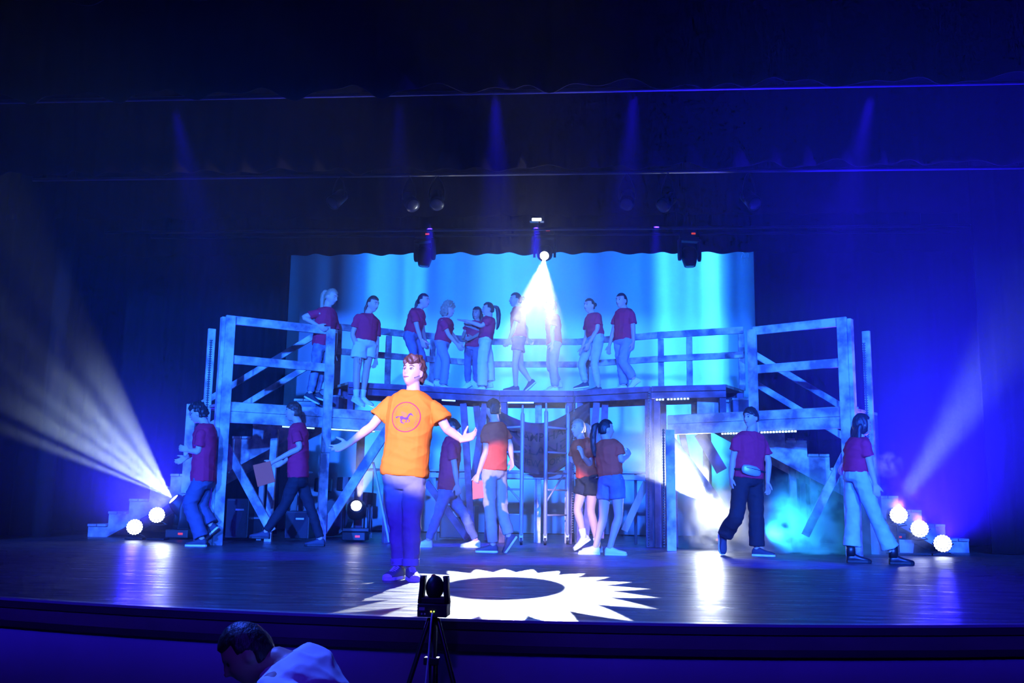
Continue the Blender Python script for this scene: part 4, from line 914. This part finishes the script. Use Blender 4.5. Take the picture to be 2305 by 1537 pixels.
    st = {'slim': (0.090, 0.082, 0.062, 0.060, 0.048), 'straight': (0.094, 0.088, 0.072, 0.070, 0.066), 'taper': (0.094, 0.086, 0.070, 0.064, 0.060), 'baggy': (0.098, 0.096, 0.086, 0.088, 0.092), 'flare': (0.092, 0.088, 0.074, 0.078, 0.100), 'shorts': (0.098, 0.104, 0, 0, 0), 'skirt': (0.105, 0.118, 0, 0, 0)}[style]
    for side in Lg:
        k, a, Fd, U = Lg[side]; h0 = hip[side]
        if style in ('shorts', 'skirt'): m.tube([h0, lerp(h0, k, 0.3), lerp(h0, k, 0.52)], [st[0] * s, st[0] * s, st[1] * s], 18, False, 3)
        else:
            low = a + (k - a).normalized() * (0.035 if not boot else 0.10) * s
            m.tube([h0, lerp(h0, k, 0.5), k, lerp(k, low, 0.5), low], [st[0] * s, st[1] * s, st[2] * s, st[3] * s, st[4] * s], 18, False, 3)
    m.build('shorts' if style in ('shorts', 'skirt') else 'trousers', legs, root, voxel=0.009 if fine else 0.011, smit=2, disp=sdisp(0.009, 9, len(label) * 0.77, True))
    if fine:
        for side in Lg:
            k, a, Fd, U = Lg[side]; low = a + (k - a).normalized() * 0.045; ax = (k - a).normalized(); x_, _, z_ = frame(ax)
            m = MB(); m.loft([(low + ax * t, x_ * r, z_ * r) for t, r in ((-0.025, 0.060), (-0.022, 0.068), (0.030, 0.068), (0.034, 0.062))], 24); m.build('turned_up_cuff', mat('denim_inside', (0.24, 0.24, 0.32), 0.85), root, smooth=True, bevel=0.004)
    for side in Lg:
        k, a, Fd, U = Lg[side]
        shoe(root, a, Fd, U, s, shoemat, solemat, boot, lacemat)
        if sock:
            m = MB(); ax = (k - a).normalized(); x_, _, z_ = frame(ax); m.loft([(a + ax * t * s, x_ * r * s, z_ * r * s) for t, r in ((-0.02, 0.042), (0.05, 0.043), (0.10, 0.047), (0.105, 0.044))], 18); m.build('sock', sock, root, smooth=True)
    # hair
    def strands(pts, rad, nm='hair', vx=0.008, am=0.006):
        m = MB(); m.tube(pts, rad, 12, True, 3); return m.build(nm, hmat, root, voxel=vx, disp=sdisp(am, 30, 1.0))
    cap = dict(short=(0.045, -0.055, 0.022, 0.012, 0.010), bowl=(0.030, -0.045, 0.035, 0.012, 0.003), curly=(0.045, -0.085, 0.02, 0.026, 0.034), tied=(0.062, -0.05, 0.018, 0.006, 0.002), long=(0.060, -0.10, 0.030, 0.012, 0.004), crop=(0.060, -0.06, 0.022, 0.006, 0.002), messy=(0.050, -0.060, 0.024, 0.022, 0.022))[
        {'bun': 'tied', 'ponytail': 'tied', 'braids': 'tied', 'braid': 'tied'}.get(hair, hair)]
    m = MB(); m.ball(Hp, (0.074 * hk, 0.095 * hk, 0.115 * hk), HM, 80, 60, hair_fn(hk, *cap[:2], cap[2], cap[3], cap[4], 45 if hair != 'curly' else 60, len(label) * 0.37)); m.build('hair', hmat, root, smooth=True)
    dn = V((0, 0, -1))
    if hair == 'bun': m = MB(); m.ball(HW(0, -0.115, 0.03), (0.035 * hk, 0.03 * hk, 0.035 * hk), HM); m.build('hair_bun', hmat, root, smooth=True)
    if hair == 'ponytail':
        b = HW(0, -0.10, 0.05); strands([b, b - hf * 0.05 * s + dn * 0.02, b - hf * 0.075 * s + dn * 0.14 * s, b - hf * 0.07 * s + dn * 0.30 * s, b - hf * 0.05 * s + dn * 0.40 * s], [0.024 * s, 0.034 * s, 0.042 * s, 0.034 * s, 0.012 * s], 'ponytail')
    if hair == 'braids':
        for q in (-1, 1):
            b = HW(q * 0.06, -0.055, -0.04); strands([b, b - hf * 0.02 + dn * 0.07, b - hf * 0.035 * (1 if q > 0 else .6) + dn * 0.18, b - hf * 0.02 + dn * 0.30], [0.020, 0.020, 0.016, 0.008], 'braid', 0.006, 0.008)
    if hair == 'braid':
        b = HW(0, -0.10, 0.0); strands([b, b - hf * 0.03 + dn * 0.1, b - hf * 0.04 + dn * 0.25, b - hf * 0.02 + dn * 0.36], [0.026, 0.022, 0.017, 0.008], 'braid', 0.006, 0.008)
    if hair == 'long':
        m = MB(); b = HW(0, -0.05, 0.0)
        for q in (-1, -0.4, 0.4, 1):
            p_ = HW(q * 0.055, -0.055, -0.02); m.tube([p_, p_ + dn * 0.10 * s - hf * 0.02, p_ + dn * 0.22 * s - hf * 0.035, p_ + dn * 0.33 * s - hf * 0.03], [0.035 * s, 0.036 * s, 0.032 * s, 0.016 * s], 12, True, 3)
        m.build('long_hair', hmat, root, voxel=0.009, disp=sdisp(0.008, 22, 1.0))
    if face:
        for q in (-1, 1):
            m = MB(); m.ball(HW(q * 0.0305, 0.0735, 0.006), (0.0125 * hk, 0.008 * hk, 0.0050 * hk), HM, 14, 10); eo = m.build('eye', eyew, root, smooth=True)
            m = MB(); m.ball(HW(q * 0.0305 , 0.0798, 0.006), (0.0055 * hk, 0.0030 * hk, 0.0046 * hk), HM, 12, 8); m.build('iris', eyed, eo, smooth=True)
            m = MB(); m.tube([HW(q * 0.016, 0.087, 0.026), HW(q * 0.032, 0.086, 0.031), HW(q * 0.048, 0.074, 0.027)], [0.0030 * hk, 0.0036 * hk, 0.0022 * hk], 8, True, 3); m.build('eyebrow', hmat, root, smooth=True)
        m = MB(); m.loft([(HW(x, 0.0955 - abs(x) * 0.45, -0.0600 + abs(x) * 0.10), HM @ V((0, 0.004 * hk, 0)), HM @ V((0, 0, h * hk))) for x, h in ((-0.023, 0.0012), (-0.012, 0.0038), (0.0, 0.0040), (0.012, 0.0038), (0.023, 0.0012))], 10); m.build('lips', lipm if skin is hskin else mat('dark_lip', (0.3, 0.1, 0.1), 0.5), root, smooth=True)
    return dict(root=root, shirt=so, HW=HW, A=A, Lg=Lg, sp=sp, Fs=Fs, Ls=Ls, up=up, P=P, N=N)
# --- the lead actor
lead = person('young man in bright orange T-shirt and rolled jeans, arms spread, at the stage front', 7.85, 0.0, -10,
    (930, 838), (931, 880), (911, 1058), ((838, 958, -0.02), (786, 998, -0.10), (738, 1018, -0.06)), ((1006, 965, -0.02), (1040, 990, -0.12), (1074, 978, -0.03)),
    ((894, 1166, -0.03), (899, 1268, 0.0), (872, 1296, -0.18)), ((927, 1168, -0.05), (925, 1272, -0.02), (936, 1304, -0.20)), shz=0.84, s=1.02, hyaw=-22, hpitch=10, htilt=-3,
    hair='messy', hmat=hbrown, shirt=orange, hem=-0.07, legs=denimd, style='taper', shoemat=navyshoe, solemat=white, lacemat=white, fine=True, wd=1.10,
    handR=dict(pn=(0.10, -0.75, 0.65), curl=(8, 14, 10), spread=7, thumb=1.1), handL=dict(pn=(-0.1, -0.8, 0.55), curl=(14, 24, 18), spread=6, thumb=1.15), sleeve=0.66, sleeve_r=1.15)
# emblem printed on his shirt: ring, words round the edge, running horse
def shirt_print():
    so = lead['shirt']; off = OFF[so.name]; me = so.data
    bv = BVHTree.FromPolygons([v.co + off for v in me.vertices], [tuple(p.vertices) for p in me.polygons])
    Rr = 0.118; F_ = lead['Fs']; X = -lead['Ls'] * -1; Z = lead['up']
    X = lead['Ls']  # screen right for a person facing the camera
    c0 = atY(912, 938, 7.70); c0 = c0 + F_ * 0.4
    ro = math.radians(9)
    def pj(x, y, lift):
        x, y = x * math.cos(ro) - y * math.sin(ro), x * math.sin(ro) + y * math.cos(ro)
        o = c0 + X * x * Rr + Z * y * Rr; h = bv.ray_cast(o, -F_)
        return (h[0] + F_ * lift) if h[0] is not None else o - F_ * 0.4
    def put(nm, vs, fs, mt, lift=0.0015):
        me_ = MB(); me_.add([pj(p[0], p[1], lift) for p in vs], fs); return me_.build(nm, mt, so)
    n = 96; put('printed_ring', [(r * math.cos(2 * math.pi * i / n), r * math.sin(2 * math.pi * i / n)) for r in (0.965, 1.03) for i in range(n)], [(i, (i + 1) % n, n + (i + 1) % n, n + i) for i in range(n)], ink)
    word = 'CAMP HALF-BLOOD'; VV, FF = [], []
    for turn in (0, math.pi):
        for i, ch in enumerate(word):
            if ch == ' ': continue
            a = math.radians(79) - math.radians(158) * i / (len(word) - 1) + math.pi / 2 + turn
            vs, fs = text_mesh(ch, 0.20); cx, sx = math.cos(a), math.sin(a); b0 = len(VV); r0_ = 0.82
            for p in vs:
                x_, y_ = p.x, p.y + r0_
                b = a - math.pi / 2
                VV.append((x_ * math.cos(b) - y_ * math.sin(b), x_ * math.sin(b) + y_ * math.cos(b)))
            FF += [tuple(k + b0 for k in f) for f in fs]
    put('printed_words', VV, FF, ink3)
    # horse: polygons measured in the emblem frame
    def T(pts): return [((x - 770) / 610, (790 - y) / 610) for x, y in pts]
    parts = [T([(325, 760), (380, 745), (470, 740), (560, 750), (560, 775), (480, 770), (420, 800), (350, 812)]),
             T([(540, 770), (600, 740), (655, 748), (720, 800), (780, 820), (840, 800), (900, 790), (930, 830), (905, 895), (860, 915), (760, 905), (680, 875), (630, 905), (580, 915), (545, 860)]),
             T([(840, 810), (880, 740), (920, 680), (980, 655), (1010, 658), (1040, 650), (1065, 690), (1120, 765), (1110, 785), (1085, 775), (1040, 735), (990, 735), (955, 780), (920, 850)]),
             T([(560, 880), (625, 890), (615, 950), (640, 1000), (710, 1075), (690, 1085), (600, 1020), (575, 960)]), T([(555, 905), (580, 930), (560, 960), (610, 1030), (590, 1045), (530, 950)]),
             T([(880, 895), (915, 885), (965, 965), (940, 1005), (840, 1025), (830, 1010), (920, 985), (930, 965)]), T([(790, 905), (830, 905), (815, 1000), (780, 1020), (680, 1000), (690, 985), (775, 1000)])]
    bm = bmesh.new()
    for pl in parts: bm.faces.new([bm.verts.new((x, y, 0)) for x, y in pl])
    bmesh.ops.triangulate(bm, faces=bm.faces); bmesh.ops.subdivide_edges(bm, edges=[e for e in bm.edges if e.calc_length() > .12], cuts=1); bmesh.ops.triangulate(bm, faces=bm.faces); bm.verts.index_update()
    vs = [v.co.copy() for v in bm.verts]; fs = [tuple(v.index for v in f.verts) for f in bm.faces]; bm.free()
    put('printed_horse', vs, fs, ink2)
    vs = T([(600, 560), (700, 570), (830, 640), (850, 760), (780, 812), (700, 780), (640, 700), (600, 620)])
    put('printed_wing', vs, [(0, 1, 2, 7), (7, 2, 3, 6), (6, 3, 4, 5)], ink3)
shirt_print()
m = MB(); H = lead['HW']; m.tube([H(0.076, -0.01, -0.02), H(0.070, 0.03, -0.035), H(0.060, 0.058, -0.052)], 0.0012, 6, True, 3); m.ball(H(0.058, 0.062, -0.054), (0.004, 0.004, 0.004)); m.build('headset_microphone', hskin, lead['root'], smooth=True)

DK = 1.86; BR = 2.27
# --- on the left tower deck
person('woman with light curly ponytail leaning her elbow on the left tower rail', 13.45, DK, 62, (746, 668), (737, 693), (728, 772), ((684, 714, -0.05), (716, 733, -0.02), (730, 741, 0)), ((755, 760), (752, 798), (751, 810)),
    ((710, 832), (698, 886), (716, 904, -0.05)), ((723, 832), (713, 884), (730, 898)), s=0.98, hyaw=70, hpitch=-18, hair='ponytail', hmat=hblond, legs=mat('patched_dark_denim', (0.10, 0.11, 0.18), 0.85, var=(0.25, 0.27, 0.36), scale=9), style='slim', shoemat=darkshoe, solemat=white, hem=-0.10)
person('woman in pale pleated shorts and white high socks looking down on the left tower deck', 13.5, DK, 50, (839, 684), (828, 706), (822, 768), ((794, 752), (808, 796), (803, 816)), ((848, 778), (846, 808), (843, 825)),
    ((803, 837), (802, 893), (822, 912, -0.1)), ((825, 832), (816, 893), (838, 910)), s=0.96, hyaw=62, hpitch=-12, hair='braids', hmat=hbrown, legs=cream, style='skirt', sock=white, hem=0.04, skin=hskin)
# --- on the bridge
person('woman with a long dark braid facing right, above the head of the orange-shirted actor', 14.6, BR, 76, (953, 677), (943, 696), (927, 752), ((940, 740), (948, 765), (955, 783)), ((952, 744), (958, 768), (962, 784)),
    ((931, 796), (930, 853), (944, 864)), ((949, 796), (953, 853), (970, 864)), s=0.94, hair='braid', legs=denim, style='slim', hem=0.05)
person('curly-haired woman in jeans facing right, left of the woman who points', 14.95, BR, 80, (1009, 698), (1005, 717), (996, 768), ((1010, 753), (1028, 774), (1039, 787)), ((1016, 750), (1032, 770), (1040, 782)),
    ((1003, 814), (998, 860), (1012, 868)), ((989, 816), (984, 858), (998, 867)), s=0.93, hair='curly', hmat=hblond, legs=mat('mid_denim', (0.26, 0.32, 0.46), 0.85, bump=0.2, bscale=25), style='straight', hem=-0.02)
person('woman with dark loose hair half hidden behind the pointing woman, hands at her waist', 15.35, BR, -25, (1074, 706), (1074, 723), (1067, 775), ((1046, 749), (1041, 762, -0.1), (1046, 770, -0.05)), ((1086, 748), (1064, 760, -0.12), (1056, 762, -0.05)),
    ((1053, 820), (1053, 862), (1050, 870)), ((1072, 820), (1072, 862), (1074, 871)), s=0.9, hair='long', legs=denim, style='slim', hem=-0.14, skin=skin2)
person('woman in pale baggy trousers pointing left with her arm held out', 15.1, BR, -80, (1099, 696), (1101, 714), (1093, 764), ((1078, 742), (1061, 736), (1050, 730)), ((1084, 733), (1050, 722), (1029, 720)),
    ((1101, 816), (1102, 862), (1090, 870)), ((1086, 816), (1086, 862), (1074, 870)), s=0.92, hair='ponytail', legs=cream, style='baggy', hem=0.02, handL=dict(pn=(0, -.4, .9), curl=(4, 6, 5)))
person('woman in dark shorts walking left at the left edge of the white beam', 15.0, BR, -74, (1161, 675), (1166, 692), (1167, 757), ((1184, 738), (1186, 762), (1193, 768)), ((1157, 738), (1146, 763), (1138, 780)),
    ((1172, 824), (1194, 858), (1186, 874), True), ((1160, 816), (1161, 863), (1146, 872)), s=0.95, hair='bun', legs=mat('dark_blue_cloth', (0.07, 0.07, 0.16), 0.85), style='shorts', shoemat=darkshoe, hem=-0.04)
person('person in long trousers walking left inside the white beam, washed out by it', 15.15, BR, -78, (1240, 690), (1244, 708), (1247, 768), ((1254, 742), (1250, 770), (1246, 786)), ((1243, 744), (1245, 774), (1243, 790)),
    ((1240, 822), (1256, 862), (1244, 872)), ((1245, 822), (1250, 864), (1236, 873)), s=0.95, hair='crop', legs=greyc, style='straight', hem=-0.12)
person('woman with slicked-back hair in tight pale jeans walking left, right of the white beam', 15.05, BR, -58, (1327, 688), (1333, 706), (1341, 757), ((1320, 756), (1311, 783), (1308, 797)), ((1344, 742), (1326, 772), (1320, 790)),
    ((1310, 817), (1317, 862), (1303, 871)), ((1338, 818), (1347, 864), (1335, 874)), s=0.94, hyaw=-48, hair='bun', legs=denim2, style='slim', shoemat=darkshoe, hem=0.03)
person('rightmost person on the bridge, singing, in jeans with one white shoe lifted behind', 14.75, BR, -48, (1399, 677), (1406, 695), (1404, 760), ((1381, 744), (1372, 778), (1370, 790)), ((1425, 742), (1426, 770), (1424, 785)),
    ((1398, 816), (1404, 862), (1390, 872)), ((1402, 814), (1428, 854), (1415, 874), True), s=0.98, hyaw=-42, hair='crop', legs=mat('mid_denim', (0.26, 0.32, 0.46), 0.85), style='straight', hem=-0.10)
# --- on the stage floor
pb = person('man in glasses at far left walking left with both forearms raised', 12.2, 0.0, -84, (446, 930), (463, 954), (457, 1072), ((432, 1020), (420, 1030), (408, 1036)), ((446, 1016), (424, 1014), (406, 1008)),
    ((452, 1142), (476, 1184), (456, 1214), True), ((428, 1134), (456, 1206), (424, 1224)), s=1.02, hpitch=-14, hair='messy', legs=mat('dark_denim', (0.07, 0.08, 0.14), 0.85, bump=0.2, bscale=25), style='baggy', shoemat=darkshoe, hem=-0.10, wd=1.08, sleeve=0.72)
m = MB(); H = pb['HW']
for q in (-1, 1):
    m.tube([H(q * 0.031 + 0.019 * math.cos(a), 0.092, 0.006 + 0.017 * math.sin(a)) for a in [i * math.pi / 6 for i in range(13)]], 0.0018, 6, False, 1); m.tube([H(q * 0.05, 0.09, 0.008), H(q * 0.075, 0.0, 0.008)], 0.0018, 6, False, 1)
m.tube([H(-0.013, 0.094, 0.008), H(0.013, 0.094, 0.008)], 0.0018, 6, False, 1); m.build('glasses', blackmetal, pb['root'])
pc = person('man in black trousers striding left, carrying a red card, left of the orange-shirted actor', 12.63, 0.0, -86, (661, 927), (672, 953), (671, 1068), ((664, 1015, 0.1), (640, 1040), (625, 1046)), ((674, 1008), (614, 1040, -0.05), (598, 1049)),
    ((700, 1146), (722, 1212), (684, 1231)), ((640, 1138), (598, 1198), (562, 1204), True), s=1.0, hair='short', hmat=hbrown, legs=blackcloth, style='slim', shoemat=darkshoe, solemat=rubber, hem=-0.06, wd=1.02, handL=dict(curl=(40, 50, 30)))
def card(pts, Y, label):
    t = [atY(x, y, Y) for x, y in pts]; n = (t[1] - t[0]).cross(t[3] - t[0]).normalized() * 0.012
    m = MB(); m.prism(t, n); return tag(m.build('red_folder', redpaper, bevel=0.002), label, 'folder')
card(((569, 1047), (608, 1037), (619, 1084), (580, 1096)), 12.20, 'dark red card folder held by the man striding left in black trousers')
person('man in blue jeans bowing his head, walking left behind the lead actor', 13.0, 0.0, -82, (1018, 962), (1018, 984), (1008, 1096), ((1010, 1056, 0.05), (1000, 1085), (996, 1100)), ((1024, 1052), (1029, 1090), (1032, 1110)),
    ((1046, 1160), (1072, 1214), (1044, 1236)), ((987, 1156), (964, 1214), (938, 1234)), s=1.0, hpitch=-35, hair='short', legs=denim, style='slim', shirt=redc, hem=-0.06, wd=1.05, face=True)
person('man in khaki trousers seen from behind, carrying an orange-red card', 12.0, 0.0, -128, (1110, 921), (1115, 950), (1112, 1052), ((1148, 1000, 0.0), (1152, 1032), (1153, 1048)), ((1094, 1014), (1076, 1068), (1070, 1086)),
    ((1130, 1150), (1146, 1208), (1128, 1246, -0.05), True), ((1103, 1148), (1110, 1226), (1074, 1240)), s=1.0, hyaw=-135, hair='short', legs=khaki, style='straight', shoemat=darkshoe, solemat=white, hem=-0.06, wd=1.0, face=False, handL=dict(curl=(40, 50, 30)))
card(((1063, 1082), (1089, 1081), (1098, 1119), (1064, 1124)), 11.88, 'bright orange-red card folder held low by the man in khaki trousers')
person('laughing woman in black shorts and white shoes, clapping, under the right side of the banner', 12.5, 0.0, -48, (1302, 964), (1308, 988), (1325, 1072), ((1288, 1038), (1301, 1018, -0.12), (1306, 1008, -0.04)), ((1328, 1044), (1312, 1028, -0.16), (1308, 1014, -0.02)),
    ((1300, 1146), (1314, 1208), (1285, 1238, -0.1)), ((1330, 1148), (1346, 1216), (1330, 1236)), s=0.97, hyaw=-52, hair='ponytail', hmat=hblond, legs=blackcloth, style='shorts', sock=white, hem=0.0)
person('woman with long dark ponytail and denim shorts, seen from behind beside the laughing woman', 11.85, 0.0, 140, (1364, 966), (1366, 990), (1375, 1074), ((1398, 1036), (1412, 1028, 0.12), (1416, 1018, 0.05)), ((1346, 1040), (1352, 1064, 0.1), (1358, 1074, 0.1)),
    ((1392, 1162), (1372, 1234), (1396, 1252, 0.0)), ((1358, 1164), (1340, 1228), (1324, 1244)), s=0.97, hyaw=118, hair='ponytail', legs=denim, style='shorts', hem=0.05, face=False)
pw = person('man with bowl haircut and black trousers crossing in front of the fog, one foot lifted', 12.2, 0.0, 28, (1690, 940), (1690, 972), (1684, 1070), ((1650, 1032), (1646, 1075), (1646, 1095)), ((1730, 1040), (1728, 1086), (1730, 1106)),
    ((1658, 1160, -0.1), (1630, 1206, 0.25), (1629, 1242, 0.0), True), ((1703, 1158), (1704, 1238), (1727, 1253, -0.05)), s=1.02, hyaw=-48, hair='bowl', legs=blackcloth, style='baggy', shoemat=darkshoe, hem=-0.06, wd=1.12)
t = thing('waist_bag', atY(1668, 1052, 12.0), 'shiny silver waist bag worn across the shirt of the man in front of the fog', 'bag')
a = pw['sp'](0.10) + pw['Fs'] * 0.165 - pw['Ls'] * 0.07
m = MB(); Lx = (pw['Ls'] * 0.97 - pw['up'] * 0.1).normalized(); m.loft([(a + Lx * x + pw['Fs'] * (0.01 - abs(x) * .2), pw['up'] * h, pw['Fs'] * d_) for x, h, d_ in ((-0.135, 0.02, 0.01), (-0.115, 0.05, 0.025), (-0.05, 0.062, 0.042), (0.05, 0.060, 0.042), (0.11, 0.042, 0.025), (0.135, 0.02, 0.012))], 18, 2.8); pch = m.build('pouch', silver, t, smooth=True)
m = MB(); m.tube([a + Lx * x + pw['Fs'] * (0.052 - abs(x) * 0.28) + pw['up'] * 0.022 for x in (-0.1, -0.05, 0, 0.05, 0.1)], 0.0035, 6, False, 3); m.build('zip', blackmetal, pch)
m = MB(); P_ = []
for i in range(25):
    q = 2 * math.pi * i / 24; P_.append(pw['sp'](0.13) + pw['Ls'] * 0.212 * math.cos(q) + pw['Fs'] * 0.152 * math.sin(q) - pw['up'] * 0.01)
m.tube(P_, 0.014, 6, False, 1); m.build('strap', blackcloth, t)
person('woman in pale flared jeans and black boots striding right, long dark hair, far right', 11.15, 0.0, 100, (1940, 956), (1934, 984), (1926, 1064), ((1958, 1044), (1970, 1090), (1974, 1112)), ((1905, 1030, 0.1), (1899, 1042), (1895, 1050)),
    ((1968, 1156), (2012, 1238), (2048, 1256)), ((1920, 1152), (1917, 1240), (1952, 1262)), s=0.98, hyaw=105, hair='long', legs=denim2, style='flare', shoemat=mat('black_leather', (0.015, 0.013, 0.015), 0.35), solemat=rubber, boot=0.13, hem=0.02, wd=1.02)
# --- front row of the hall
person('person with short dark hair and white T-shirt bending forward in the front row', 3.95, -1.15, -100, (556, 1468), (640, 1482), (760, 1690), ((560, 1700, -0.1), (480, 1740), (450, 1750)), ((690, 1640, -0.05), (600, 1780), (560, 1800)),
    ((480, 1800, 0.0), (500, 2000), (440, 2010)), ((500, 1830, 0.0), (520, 2010), (460, 2020)), s=1.0, hyaw=-78, hpitch=-38, shz=0.86, hair='crop', face=False, legs=denim, style='straight', shirt=white, skin=skin2, fine=False, wd=1.12, hem=-0.1, sleeve_r=1.25)
